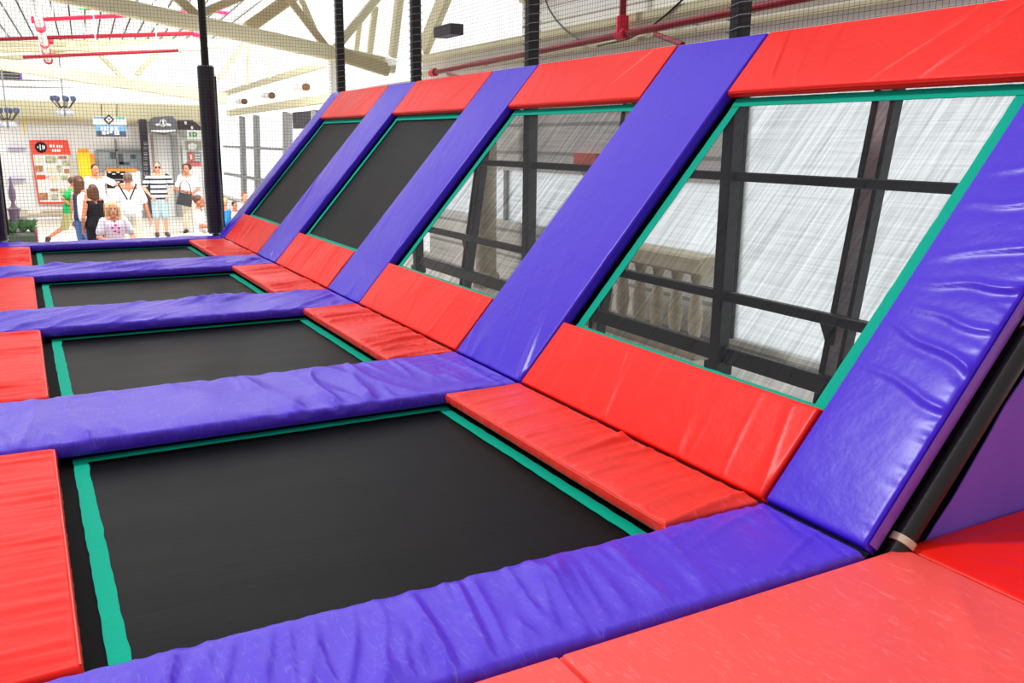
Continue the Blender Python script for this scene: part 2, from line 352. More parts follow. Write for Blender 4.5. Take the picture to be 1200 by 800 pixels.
# purple sloped beams
slo = [('nearest, with the wrinkled edge and black tube beside it', -.515, 0), ('between the nearest and second sloped trampolines', BW, P), ('between the second and third sloped trampolines', P+BW, 2*P),
       ('between the third and farthest sloped trampolines', 2*P+BW, 3*P), ('at the far end, beyond the farthest sloped trampoline', 3*P+BW, 3*P+BW+.42)]
for i, (w, y0, y1) in enumerate(slo):
    base = [creases(71, .10, 1.2, 2.4, .010, 6, .003, 2.0, .8), creases(83, .5, 1.0, 1.6, .008, 9, .002, 1.6, .6), creases(97, .6, 1.6, 2.0, .010, 8, .004, 2.2), creases(101, .6, 1.6, 2.2, .012, 7, .005, 2.4), creases(113, .9, 1.6, 2.2, .014, 7, .006, 2.6)][i]
    def wr(u, v, L, W, base=base, i=i):
        if i == 0:
            # long folds that start at the right edge and fade towards the left
            h = .003*nz(u*2, v*2, 4); k = 1-v/W
            for u0, a, sl in ((.62, .008, .18), (.80, .011, .30), (.98, .008, .1), (1.2, .012, -.12), (1.40, .009, -.25), (1.62, .010, -.1), (1.85, .007, -.2), (2.05, .007, 0)):
                c = (u-u0-sl*v-.025*nz(v*5, u0*9, 1))/.016
                h += a*max(0, k)**.8*(math.exp(-c*c)-.5*math.exp(-((c+2.2)/2)**2))
            h += .010*math.exp(-v/.03)*nz(u*26, 0, 8)
            return h
        fade = max(.12, 1-u/(1.3 if i < 3 else 2.2))
        return base(u, v, L, W)*fade
    o = pad('slope_pad', Mslope(.0 if i else .01, y0+G), LS, y1-y0-2*G, T+.01, PUR, wr, .0125 if i < 2 else .018 if i < 4 else .03, .008, .018)
    tag(o, 'purple vinyl pad on the slope '+w, 'pad', 'purple pads running up the slope')
    if i == 0:
        f2 = MB()
        n = 150; vs = []; fs = []
        for k in range(n+1):
            u = .02+(LS-.04)*k/n
            for q in range(5):
                z = -.004-.062*q/4
                vs.append((u, -.006-.007*sin(pi*q/4)*(1+.9*nz(u*21, q*1.1, 5)), z))
        fs = [(k*5+q, (k+1)*5+q, (k+1)*5+q+1, k*5+q+1) for k in range(n) for q in range(4)]
        e = f2.add(vs, fs).build('gathered_edge', PURS, o, True)
        e['label'] = 'lighter purple gathered edge strip'

for b in range(4):
    y0 = b*P; nr = b < 2; W = ORD[b]
    # left red pads
    f = creases(130+b, 0.05, 1.0, 9.5, .012, 4, .003, 3, .9)
    o = pad('flat_pad', Mflat(BX, y0+G*2, -.004), XL-BX, BW-4*G, T, RED,
            lambda u, v, L, W_, f=f: f(u, v, L, W_)*(.35+.65*math.exp(-(L-u)/.8)) + .007*math.exp(-(L-u)/.35)*nz(v*19, (L-u)*1.2, L), .012 if nr else .018, .01, .022)
    tag(o, 'red vinyl pad at the left end of the %s flat trampoline' % W, 'pad', 'red pads on the left')
    piping(o, (XL-BX-.006, .03, -.006), (XL-BX-.006, BW-4*G-.03, -.006))
    # right flat red pads, in front of the slope
    f = creases(150+b, .12+.05*b, 1.2, 5.2, .014, 5, .004, 2.5, .8)
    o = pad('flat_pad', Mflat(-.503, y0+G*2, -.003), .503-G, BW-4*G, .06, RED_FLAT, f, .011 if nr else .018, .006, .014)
    tag(o, 'narrow red vinyl pad between the %s flat bed and its slope' % W, 'pad', 'red pads at the foot of the slope')
    piping(o, (.003, .02, -.012), (.003, BW-4*G-.02, -.012))
    # lower sloped red pads
    f = creases(170+b, .2, 1.6, 1.8, .006 if nr else .010, 8, .003, 2.2, .7)
    o = pad('slope_pad', Mslope(.006, y0+G*2), .466, BW-4*G, .06, RED, f, .012 if nr else .018, .006, .014)
    tag(o, 'red vinyl pad leaning at the foot of the %s sloped trampoline' % W, 'pad', 'red pads at the bottom of the slope')
    # top red pads
    def ft(u, v, L, W_, b=b):
        h = .003*nz(u*3, v*2, 190+b)
        for v0, sl, a in ((.18, .35, .009), (.42, .25, .006), (.62, .2, .006), (1.55, -.9, .006), (1.8, -.75, .009)):
            c = ((W_-v)-v0-sl*(L-u))/.014
            h += a*math.exp(-c*c)*min(1, u/.15+.1)
        return h
    o = pad('slope_pad', Mslope(2.345, y0+G*2), LS-2.345, BW-4*G, .06, RED, ft, .012 if nr else .018, .006, .014)
    tag(o, 'red vinyl pad along the top edge of the %s sloped trampoline' % W, 'pad', 'red pads along the top of the slope')
    piping(o, (.003, .02, -.012), (.003, BW-4*G-.02, -.012))

    # flat trampoline
    tr = empty('trampoline', (0, y0, 0))
    tag(tr, 'flat black trampoline with teal edging, %s of the four in the row' % W, 'trampoline', 'flat trampolines')
    zb = -.112; xa, xb, ya, yb = -2.49, -.48, -.07, 2.122
    vs = []; fs = []; nx, ny = 40, 40
    for i in range(nx+1):
        for j in range(ny+1):
            a, c = i/nx, j/ny
            vs.append((xa+.03+(xb-xa-.06)*a, ya+.03+(yb-ya-.06)*c, zb-.012*(1-(2*a-1)**2)*(1-(2*c-1)**2)+.0025*nz(a*3, c*9, b)))
    fs = [(i*(ny+1)+j, (i+1)*(ny+1)+j, (i+1)*(ny+1)+j+1, i*(ny+1)+j+1) for i in range(nx) for j in range(ny)]
    bed = MB().add(vs, fs).build('jumping_bed', BED, tr, True)
    wv = .066
    def strip(p, q, side, name='edge_webbing', amp=.003):
        """a flat strap from p to q, wv wide towards side, with slightly wavy edges"""
        p = Vector(p); q = Vector(q); side = Vector(side); n = 60; vs = []
        up = (q-p).cross(side).normalized()
        for k in range(n+1):
            c = p+(q-p)*(k/n); w1 = amp*nz(k*.45, p.x+p.y, 2); w2 = amp*nz(k*.45, p.x-p.y, 7)
            for a in (0+w1, wv+w2):
                vs += [c+side*a+up*.002, c+side*a-up*.002]
        fs = []
        for k in range(n):
            a = k*4; c = a+4
            fs += [(a, c, c+2, a+2), (a+1, a+3, c+3, c+1), (a, a+1, c+1, c), (a+2, c+2, c+3, a+3)]
        fs += [(0, 2, 3, 1), (n*4, n*4+1, n*4+3, n*4+2)]
        return MB().add(vs, fs)
    zt = zb+.006
    strip((xa, ya, zt), (xa, yb, zt), (1, 0, 0), amp=.006).build('edge_webbing', TEAL, tr)
    strip((xb, ya, zt), (xb, yb, zt), (-1, 0, 0), amp=.005).build('edge_webbing', TEAL, tr)
    strip((xa, yb, zt+.004), (xb, yb, zt+.004), (0, -1, 0)).build('edge_webbing', TEAL, tr)
    strip((xa, ya, zt+.004), (xb, ya, zt+.004), (0, 1, 0)).build('edge_webbing', TEAL, tr)
    # black spring cover around the bed, hung from the steel frame
    fx0, fx1, fy0, fy1 = -2.78, -.2, -.36, 2.42
    sk = MB()
    sk.add([(fx0, fy0, -.09), (fx1, fy0, -.09), (fx1, fy1, -.09), (fx0, fy1, -.09), (xa+.02, ya+.02, zb-.006), (xb-.02, ya+.02, zb-.006), (xb-.02, yb-.02, zb-.006), (xa+.02, yb-.02, zb-.006)],
           [(0, 1, 5, 4), (1, 2, 6, 5), (2, 3, 7, 6), (3, 0, 4, 7)]).build('spring_cover', BLACK, tr)
    fr = MB()
    for p, q in (((fx0, fy0), (fx1, fy0)), ((fx1, fy0), (fx1, fy1)), ((fx1, fy1), (fx0, fy1)), ((fx0, fy1), (fx0, fy0))):
        fr.beam((p[0], p[1], -.125), (q[0], q[1], -.125), .06, .06)
    fo = fr.build('steel_frame', STEEL, tr)
    for x, y in ((fx0, fy0), (fx1, fy0), (fx1, fy1), (fx0, fy1)):
        MB().beam((x, y, -.85), (x, y, -.155), .06, .06).build('leg', STEEL, fo)

    # sloped trampoline
    st = empty('sloped_trampoline', M=Mslope(0, y0))
    tag(st, ('see-through mesh' if nr else 'opaque black') + ' trampoline leaning on the slope, %s of the four in the row' % W, 'trampoline', 'sloped trampolines')
    off = -.09; s0, s1, ya, yb = .455 if not nr else .44, 2.362, .046, 2.035
    x0_, x1_, y0_, y1_ = s0+.02, s1+(.06 if nr else .02), ya-.02, yb-(.0 if nr else .0)
    nx = 40; ny = 40
    vs = [(x0_+(x1_-x0_)*i/nx, y0_+(y1_-y0_)*j/ny, off-.004-.006*(1-(2*i/nx-1)**2)*(1-(2*j/ny-1)**2)) for i in range(nx+1) for j in range(ny+1)]
    fs = [(i*(ny+1)+j, (i+1)*(ny+1)+j, (i+1)*(ny+1)+j+1, i*(ny+1)+j+1) for i in range(nx) for j in range(ny)]
    MB().add(vs, fs).build('jumping_bed', SEE if b == 0 else SEE2 if b == 1 else BEDW, st, True)
    zt = off+.006; wv = .07
    strip((s0, yb, zt), (s1, yb, zt), (0, -1, 0)).build('edge_webbing', TEAL, st)
    strip((s0, ya, zt), (s1, ya, zt), (0, 1, 0)).build('edge_webbing', TEAL, st)
    strip((s1, ya, zt+.004), (s1, yb, zt+.004), (-1, 0, 0)).build('edge_webbing', TEAL, st)
    strip((s0, ya, zt+.004), (s0, yb, zt+.004), (1, 0, 0)).build('edge_webbing', TEAL, st)
    fr = MB()
    ylo, yhi, slo_, shi = -.14, 2.22, .2, 2.66
    for p, q in (((slo_, ylo), (shi, ylo)), ((shi, ylo), (shi, yhi)), ((shi, yhi), (slo_, yhi)), ((slo_, yhi), (slo_, ylo))):
        fr.beam((p[0], p[1], -.15), (q[0], q[1], -.15), .06, .06)
    fr.build('steel_frame', STEEL, st)
    # black bands closing bright slivers: elastic side band, plus an added top band
    if not nr: MB().add([(s1-.03, ya, off-.012), (2.66, ya, off-.02), (2.66, yb, off-.02), (s1-.03, yb, off-.012)], [(0, 1, 2, 3)]).build('spring_cover', BLACK, st)
    MB().add([(s0, yb-.02, off-.01), (s1+.04, yb-.02, off-.01), (s1+.04, 2.46, off-.02), (s0, 2.46, off-.02)], [(0, 1, 2, 3)]).build('spring_cover', BLACK, st)

# dark board added under the fold to stop light leaking up from below
o = MB().box((-.16, -.55, -.17), (.34, 11.5, -.13)).build('fold_light_block', LIGHTBLOCK); struct(o)
# front red mats
fm = [('left of the mat seam at the bottom edge', BX, -1.335, 210), ('large, in the bottom right foreground', -1.335, .178, 220), ('in the bottom right corner, in front of the purple side curtain', .178, 2.6, 230)]
for i, (w, x0, x1, sd) in enumerate(fm):
    f = creases(sd, .4, 1.2, 1.5, .004, 8, .005, 1.4, .7)
    def wr(u, v, L, W_, f=f, i=i):
        h = f(u, v, L, W_)
        if i == 2:
            for ang, a in ((.30, .016), (.52, .018), (.74, .010), (1.05, .010)):
                r_ = math.hypot(u, W_-v); th = math.atan2(W_-v, max(u, 1e-4)) - ang - .06*nz(r_*2, ang, 3)
                c = th*r_/.035
                h += a*math.exp(-c*c)*min(1, r_/.25)*math.exp(-r_*.5)
        if i == 1:
            c = (L-u-.10-.35*(W_-v))/.10; h += .006*math.exp(-c*c)
        return h
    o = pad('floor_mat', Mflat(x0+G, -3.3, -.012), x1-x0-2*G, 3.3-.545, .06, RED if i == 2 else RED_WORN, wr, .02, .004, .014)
    tag(o, 'red vinyl floor mat '+w, 'mat', 'red front mats')
    if i: piping(o, (.004, .02, -.006), (.004, 2.7, -.006))

# black tube along the slope with cable ties, and the purple side curtain
tu = empty('padded_tube', M=Mslope(0, -.545, -.125))
tag(tu, 'slanted black tube beside the nearest purple slope pad, tied with beige cable ties', 'tube')
MB().tube([(-.05, 0, 0), (2.9, 0, 0)], .042, 18).build('tube', STEEL, tu, True)
MB().box((-.12, .05, -.26), (2.95, .062, .042)).build('shade_sheet', BLACK, tu)  # black sheet standing in for the shade around the tube
for s in (.12, 1.11, 2.1):
    MB().tube([(s-.016, 0, 0), (s-.014, 0, 0), (s+.014, 0, 0), (s+.016, 0, 0)], [.040, .0475, .0475, .040], 18).build('cable_tie', TIE, tu, True)['label'] = 'beige cable tie'
cv = MB(); n = 60; mrows = 40; vs = []
for i in range(n+1):
    x = .06+(2.3-.06)*i/n
    top = (x*tan(TH)) - .255/cos(TH)
    top = max(-.045, top)
    for j in range(mrows+1):
        z = -.05+(top+.05)*j/mrows
        y = -.535 + .012*nz(x*3.2, z*1.1, 6) + .006*nz(x*9, z*2, 2)
        vs.append((x, y, z))
fs = [(i*(mrows+1)+j, (i+1)*(mrows+1)+j, (i+1)*(mrows+1)+j+1, i*(mrows+1)+j+1) for i in range(n) for j in range(mrows)]
cv.add(vs, fs)
co = cv.build('side_curtain', PURL, None, True)
so = co.modifiers.new('thickness', 'SOLIDIFY'); so.thickness = .006; so.offset = 1
tag(co, 'faded purple triangular side curtain under the slope at the right edge', 'curtain')

# ------------------------------------------------------------------ net posts, rails, struts behind the slope
py = [2.51, 5.47, 8.44, 11.5]
for i, y in enumerate(py):
    e = empty('net_post', (2.02, y, -.85))
    tag(e, 'black steel net post behind the %s purple slope pad from the camera' % ['second', 'third', 'fourth', 'farthest'][i], 'post', 'net posts behind the slope')
    MB().beam((0, 0, 0), (0, 0, 6.2), .11, .12, (1, 0, 0)).build('pole', STEEL, e)
    MB().box((-.09, -.09, 0), (.09, .09, .012)).build('base_plate', STEEL, e)
    MB().box((-.075, -.075, .56), (.075, .075, .66)).build('bracket', STEEL, e)
    pts = []
    for k in range(150):
        z = 3.06+k*.021; a = k*pi/2+.4
        pts.append((.066*(1 if cos(a) > 0 else -1), .068*(1 if sin(a) > 0 else -1), z))
    MB().tube(pts, .004, 4).build('lacing_cord', LACE, e)['label'] = 'grey cord lacing the net to the post'
for i, (ya, yb) in enumerate(((-.3, 2.51), (2.51, 5.47), (5.47, 8.44))):
    for z, h, w in ((1.218, .065, 'upper'), (.325, .075, 'middle'), (-.125, .13, 'lowest')):
        o = MB().beam((2.03, ya+.062, z), (2.03, yb-.062, z), .06, h).build('support_rail', STEEL)
        tag(o, '%s horizontal black steel rail behind the %s sloped trampoline' % (w, ORD[i]), 'rail', 'steel rails behind the slope')
for i, y in enumerate((1.5, 4.28, 7.15)):
    e = empty('leaning_strut', (1.85, y, -.85))
    tag(e, 'grey leaning steel strut seen through the %s sloped trampoline' % ORD[i], 'strut', 'leaning struts behind the slope')
    a = Vector((.16, 0, 0)); b = Vector((.62, 0, 3.1))
    MB().beam(a, b, .05, .11, (0, 1, 0)).build('web_plate', STEELG, e)
    for sy in (-.07, .07):
        MB().beam(a+Vector((0, sy, 0)), b+Vector((0, sy, 0)), .09, .035, (0, 1, 0)).build('flange', STEEL, e)
    MB().prism([(.02, 1.19), (.28, 1.17), (.27, 1.14), (.15, 1.12), (.08, .98), (.02, .98)], 0, .27, .33).build('gusset_plate', STEEL, e)

# ------------------------------------------------------------------ nets
def net(name, org, ua, va, Lu, Lv, cell, th):
    """knotted square netting: thin cords in both directions"""
    mb = MB(); ua = Vector(ua); va = Vector(va); wn = ua.cross(va)
    def cord(p, d, L, side):
        t = th/2; q = p+d*L
        vs = [e+side*a+wn*c for e in (p, q) for a, c in ((-t, 0), (0, -t), (t, 0), (0, t))]
        mb.add(vs, [(0, 1, 5, 4), (1, 2, 6, 5), (2, 3, 7, 6), (3, 0, 4, 7)])
    o = Vector(org)
    for k in range(int(Lu/cell)+1): cord(o+ua*(k*cell), va, Lv, ua)
    for k in range(int(Lv/cell)+1): cord(o+va*(k*cell), ua, Lu, va)
    return mb.build(name, NET)
tag(net('safety_net', (-3.6, 11.56, .02), (1, 0, 0), (0, 0, 1), 5.5, 5.6, .047, .0030), 'black safety net hanging at the far end of the trampolines', 'net')
tag(net('safety_net', (1.935, -1.6, 2.15), (0, 1, 0), (0, 0, 1), 13.0, 3.4, .040, .0024), 'black safety net rising above the top of the slope', 'net')
for i, (x, ztop, lab) in enumerate(((-.0, 2.51, 'black padded net post beside the farthest sloped trampoline'), (-2.93, 2.2, 'black padded net post at the left edge beyond the far pad'))):
    e = empty('padded_post', (x, 11.70, -.85)); tag(e, lab, 'post')
    MB().tube([(0, 0, 0), (0, 0, 6.4)], .055, 14).build('pole', STEEL, e, True)
    prof = [(.10, .86), (.125, .88), (.128, 1.6), (.118, 2.0), (.126, 2.6), (.124, ztop+.83), (.10, ztop+.85)]
    p = MB().lathe((0, 0, 0), prof, 18).build('foam_sleeve', BLKPAD, e, True)
    MB().box((.115, -.03, .95), (.14, .03, ztop+.7)).build('closing_flap', BLKPAD, p)

# ------------------------------------------------------------------ hall: floor, walls, roof
Z0 = -.85
def sbox(name, a, b, mt, org=None): return struct(MB().box(a, b).build(name, mt))
sbox('floor', (-14, -5, Z0-.1), (4.6, 38, Z0), FLOOR)
XW = 4.4
w = empty('wall_right', (XW, 0, 0)); struct(w)
def wpart(name, y0, y1, z0, z1, mt, x0=0, x1=.12):
    return MB().box((x0, y0, z0), (x1, y1, z1)).build(name, mt, w)
wpart('siding', -4, 9.89, 2.15, 6.2, SIDING)
wpart('siding', 9.89, 13.8, 2.15, 2.98, SIDING)
wpart('siding', 13.8, 19.6, 2.15, 2.62, SIDING)
wpart('sill_wall', -4, 38, Z0, Z0+.12, SIDINGG)
wpart('cladding', 4.95, 13.5, Z0+.12, .18, SIDINGG)
wpart('cladding', 4.95, 13.5, 1.0, 2.15, SIDINGG)
wpart('ledge', -4, 13.6, 2.15, 2.22, CREAM, -.1, 0)
for z, hh, dd in ((2.98, .10, .10), (2.72, .05, .06), (3.55, .06, .06)):
    wpart('cladding_rail', -4 if z < 3.5 else -4, 13.8 if z < 3.5 else 9.9, z-hh/2, z+hh/2, CREAM, -dd, 0)
win = struct(MB().box((XW+.04, -4, Z0+.12), (XW+.06, 4.95, 2.15)).build('window_1', PANE))
for y in (-2.2, 4.95): MB().box((XW, y-.04, Z0+.12), (XW+.1, y+.04, 2.15)).build('window_frame', STEEL, win)
win = struct(MB().box((XW+.04, 4.95, .18), (XW+.06, 13.5, 1.0)).build('window_2', PANE))
for y in (7.6, 10.4): MB().box((XW, y-.05, .18), (XW+.1, y+.05, 1.0)).build('window_frame', GREY, win)
# tall bright window wall further along
win = struct(MB().box((XW+.04, 13.5, Z0+.12), (XW+.06, 36, 2.2)).build('window_3', GLOW))
for u, wd in ((286.5, .28), (303, .28), (339, .42), (371, .25)):
    p = at(u, 190, 0, XW); MB().beam((XW-.02, p.y+.3, Z0+.1), (XW-.02, p.y-.1, 2.2), .12, wd*1.6, (0, 1, 0)).build('mullion', GREY, win)
MB().box((XW-.06, 20.5, 1.12), (XW+.04, 33, 1.2)).build('transom', GREY, win); MB().box((XW-.1, 22.5, .1), (XW+.04, 33, .19)).build('transom', GREY, win)
MB().box((XW-.05, 17.2, 1.75), (XW+.04, 23, 2.2)).build('louvre_panel', DARK, win)
win = struct(MB().box((XW+.04, 9.89, 2.98), (XW+.06, 36, 6.2)).build('window_4', GLOW))
for (u0, v0), (u1, v1), wd in (((468, 0), (460, 66), .22), ((520, 0), (497, 56), .34), ((440, 8), (433, 62), .10), ((421, 26), (417, 60), .08)):
    p = at(u0, v0, 0, XW-.02); q = at(u1, v1, 0, XW-.02); e = (p-q)
    MB().beam(q, q+e*1.6 if v0 == 0 else p, wd, .12, (1, 0, 0)).build('mullion', CREAM, win)
p = at(524, 37, 0, XW-.15); q = MB().box((XW-.25, p.y-.35, p.z-.08), (XW, p.y+.35, p.z+.10)).build('floodlight', DARK); tag(q, 'small dark grey box unit on the ledge below the bright upper window', 'floodlight')
# end walls
sbox('wall_back', (-8, 26.1, Z0), (2.5, 26.25, 2.0), WHITE)
sbox('trim_1', (-8, 25.75, 1.95), (2.7, 26.3, 2.42), CREAM); sbox('trim_2', (-8, 25.72, 1.86), (2.7, 25.9, 1.95), CREAMD)
struct(MB().box((-8, 31, 1.9), (4.6, 31.05, 4.6)).build('window_5', GLOW))
struct(MB().box((2.5, 36, Z0), (4.6, 36.1, 4.6)).build('window_6', GLOW))
struct(MB().box((-8, 15.5, 4.5), (3.4, 31, 4.54)).build('ceiling', ROOF))

def rbeam(name, p, q, w_, h_, mt=CREAM): return struct(MB().beam(p, q, w_, h_).build(name, mt))
Yb = 16
rbeam('roof_beam', at(20, -18, 1, Yb), at(462, 78, 1, Yb), .22, .29)
rbeam('roof_beam', at(-60, 66, 1, 22), at(265, 116, 1, 22), .2, .26)
for a, b, s, mt, yy in (((205, -5), (237, 24), .16, CREAMD, 16.1), ((285, -5), (222, 22), .16, CREAMD, 16.3), ((345, -6), (290, 33), .24, CREAMD, 16.5), ((336, -5), (383, 56), .13, CREAMD, 16.1), ((350, -8), (377, 54), .10, CREAM, 16.2),
                    ((448, -10), (392, 58), .16, CREAM, 15.9), ((88, 51), (60, 66), .12, CREAM, 22.5), ((103, 50), (145, 93), .10, CREAM, 22.5), ((195, 48), (160, 88), .12, CREAM, 22.5), ((205, 48), (212, 62), .08, CREAM, 22.5), ((285, 51), (256, 92), .10, CREAM, 22.5), ((292, 51), (290, 100), .07, CREAM, 22.5), ((313, 28), (316, 92), .05, CREAM, 21), ((351, 20), (353, 80), .05, CREAM, 20)):
    rbeam('truss_brace', at(*a, 1, yy), at(*b, 1, yy), s, s, mt)
for a, b, h_, z in (((-30, 52), (250, 49), .14, 3.75), ((-30, 60), (262, 53), .1, 3.5), ((-10, 69), (236, 56), .1, 3.35)):
    rbeam('roof_purlin', at(*a, 2, z), at(*b, 2, z), .14, h_, CREAM)
p = at(390, 62, 1, 16.2); q = at(390, 118, 1, 16.2); rbeam('column', p, Vector((p.x, p.y, Z0)), .16, .16, WHITE)
rbeam('wall_beam', at(262, 110, 0, 4.2), at(384, 74, 0, 4.2), .12, .16); rbeam('wall_beam', at(266, 133, 0, 4.3), at(400, 113, 0, 4.3), .12, .22)
rbeam('wall_beam', at(398, 64, 1, 15.8), at(455, 82, 1, 15.8), .2, .26, CREAMD)
for i, (u, v) in enumerate(((286, 119), (318, 112), (358, 102))):
    p = at(u, v, 0, 4.22); e = empty('wall_bracket', p); tag(e, 'white tube with brown end cap under the cream wall beam, %s from the padded post' % ['first', 'second', 'third'][i], 'bracket', 'brackets on the wall beam')
    MB().tube([(0, 0, 0), (0, .9, .03)], .09, 10).build('tube', WHITE, e, True); MB().tube([(0, -.1, 0), (0, 0, 0)], .10, 10).build('end_cap', BROWN, e, True)

# red pipes
def pipe(label, pts, r, mt=PIPE, joints=(), group='red sprinkler pipes', hang=None):
    e = empty('sprinkler_pipe', pts[0]); o0 = Vector(pts[0]); tag(e, label, 'pipe', group)
    MB().tube([Vector(p)-o0 for p in pts], r, 10).build('tube', mt, e, True)
    for j, d in joints:
        j = Vector(j)-o0; d = Vector(d).normalized()
        MB().tube([j-d*r*2.2, j-d*r*2, j+d*r*2, j+d*r*2.2], [r, r*1.7, r*1.7, r], 12).build('coupling', PIPEB, e, True)
    if hang:
        a0, b0 = Vector(pts[0]), Vector(pts[-1])
        for t in (.12, .5, .88):
            c = a0+(b0-a0)*t; d = Vector((c.x, c.y, 4.5)) if hang == 'roof' else Vector((4.4, c.y, c.z))
            MB().tube([c-o0, d-o0], .012, 6).build('hanger', STEELG, e)
    return e
a, b = at(508, 85, 0, 4.15), at(960, -6, 0, 4.15)
mid = at(729, 40, 0, 4.15); dr = (b-a); b = b+dr*.55
pipe('dark red pipe running along the cream siding above the slope', [a, b], .042, PIPE, [(a, dr), (mid, dr)], hang='wall')
pipe('dark red vertical pipe dropping to the long pipe on the siding', [mid+Vector((0, 0, .05)), mid+Vector((0, 0, 1.6))], .045, PIPE, [(mid+Vector((0, 0, .12)), (0, 0, 1))])
for (u0, v0), (u1, v1), t in (((525, 87), (541, 91), 'left'), ((768, 40), (800, 52), 'right')):
    pa = at(u0, v0, 0, 4.12); pb = at(u1, v1, 0, 3.75)
    pipe('short dark red branch pipe below the siding pipe, %s of the two' % t, [pa, pb], .03, PIPE)
pipe('red pipe crossing the roof along the purlin', [at(-20, 46.5, 2, 3.72), at(231, 39, 2, 3.72)], .045, PIPE, [(at(231, 39, 2, 3.72), (1, 0, 0)), (at(57, 48, 2, 3.72), (1, 0, 0))], hang='roof')
pipe('bright red pipe crossing under the roof sheets, nearest the roof', [at(38, 23.5, 2, 4.1), at(262, 12.5, 2, 4.1)], .045, PIPEB, [(at(42, 23.3, 2, 4.1), (1, 0, 0)), (at(262, 12.5, 2, 4.1), (1, 0, 0))], hang='roof')
pipe('thin red pipe behind the truss braces', [at(28, 67, 2, 3.2), at(208, 59, 2, 3.2)], .035, PIPE, hang='roof')
a, b = at(39, -4, 2, 3.95), at(57, 72, 2, 3.3)
e = pipe('white pipe with red couplings running under the roof', [a, b], .075, WHITE, group='white roof pipes', hang='roof')
for t in (.36, .40, .66, .80, .97):
    j = a+(b-a)*t - Vector(e.location); d = (b-a).normalized()
    MB().tube([j-d*.06, j+d*.06], .105, 12).build('coupling', PIPEB, e, True)
# cables on the siding
for pts, t in (((( 638, -4), (643, 10), (652, 24), (664, 36), (684, 50)), 'left'), (((806, -6), (782, 16), (760, 34), (735, 46), (700, 54)), 'right')):
    o = MB().tube([at(u, v, 0, 4.285) for u, v in pts], .012, 6).build('cable', STEEL, None, True); tag(o, 'thin black cable sagging across the cream siding, %s of the vertical red pipe' % t, 'cable')

# balustrade seen through the mesh
e = empty('balustrade', (3.8, 6, Z0)); tag(e, 'beige stone balustrade seen through the sloped mesh left of the net post', 'balustrade')
MB().beam((0, -1.35, 1.02), (0, 1.0, 1.02), .3, .2).build('hand_rail', STONE, e)
for k in range(7):
    y = -1.15+k*.34
    MB().lathe((0, y, 0), [(.09, 0), (.09, .08), (.055, .16), (.085, .42), (.05, .78), (.08, .92)], 10).build('baluster', STONE, e, True)
MB().beam((0, -1.35, .04), (0, 1.0, .04), .3, .08).build('plinth', STONE, e)
for y in (10.1,):
    o = MB().lathe((3.9, y, Z0), [(.22, 0), (.22, .2), (.17, .25), (.16, 2.6), (.22, 2.7), (.22, 2.99)], 18).build('stone_column', STONE, None, True)
    tag(o, 'beige round column seen through the second sloped trampoline', 'column')
p, q = at(672, 194, 0, 4.3), at(698, 180, 0, 4.3)
o = MB().box((4.3, q.y, p.z), (4.4, p.y, q.z)).build('notice_board', mat('notice_red', (216, 96, 84), .6)); tag(o, 'faded red notice board seen through the second sloped trampoline', 'board')

# ------------------------------------------------------------------ shops at the far end (y = 26)
Y = 26.05
def Q(u, v, y=Y): return at(u, v, 1, y)
def panel(name, u0, v0, u1, v1, mt, y=Y, th=.05, parent=None):
    um, vm = (u0+u1)/2, (v0+v1)/2
    a = Vector((Q(u0, vm, y).x, y, Q(um, v1, y).z)); b = Vector((Q(u1, vm, y).x, y, Q(um, v0, y).z))
    o0 = parent.location if parent is not None else Vector((0, 0, 0))
    return MB().box(Vector((a.x, y-th, a.z))-o0, Vector((b.x, y, b.z))-o0).build(name, mt, parent)
# poster
e = empty('menu_poster', Q(62, 238, 25.9)); tag(e, 'large red bordered food poster with round black logo on the far wall', 'poster')
def quad(name, pts, mt, y, th, par):
    vs = [(Q(u, v, y)-par.location) for u, v in pts]; n = len(vs)
    vs2 = [p-Vector((0, th, 0)) for p in vs]
    return MB().add([tuple(p) for p in vs+vs2], [tuple(range(n)), tuple(range(2*n-1, n-1, -1))]+[(i, i+n, (i+1) % n+n, (i+1) % n) for i in range(n)]).build(name, mt, par)
quad('sheet', [(34, 164), (79, 164), (87, 238), (45, 238)], WHITE, 25.98, .02, e)
quad('border', [(34, 164), (36, 164), (47, 238), (45, 238)], POSTER, 25.956, .005, e); quad('border', [(45, 236.5), (86.5, 236.5), (87, 239), (45.3, 239)], POSTER, 25.95, .01, e)
quad('header', [(34, 164), (79, 164), (83, 181), (36.5, 181)], POSTER, 25.95, .01, e)
c = Q(48, 172.5, 25.93)-e.location
lg = MB().tube([c, c-Vector((0, .02, 0))], .15, 24).build('logo', SHB, e)
for dx, hh in ((-.08, .06), (-.02, .16), (.045, .12), (.085, .09)):
    MB().box((c.x+dx-.012, c.y-.03, c.z-hh/2), (c.x+dx+.014, c.y-.021, c.z+hh/2)).build('logo_mark', WHITE, lg)
for u0, wd, v in [(58, 3, 171), (62, 2, 171), (66, 2.2, 171.5), (69, 1.6, 171.5), (71.5, 1.6, 171.5), (61, 2.2, 176.5), (64, 2, 176.5), (66.6, 2, 176.5), (69.2, 2, 176.5)]:
    quad('letter', [(u0, v-1.7), (u0+wd, v-1.7), (u0+wd, v+1.5), (u0, v+1.5)], WHITE, 25.92, .01, e)
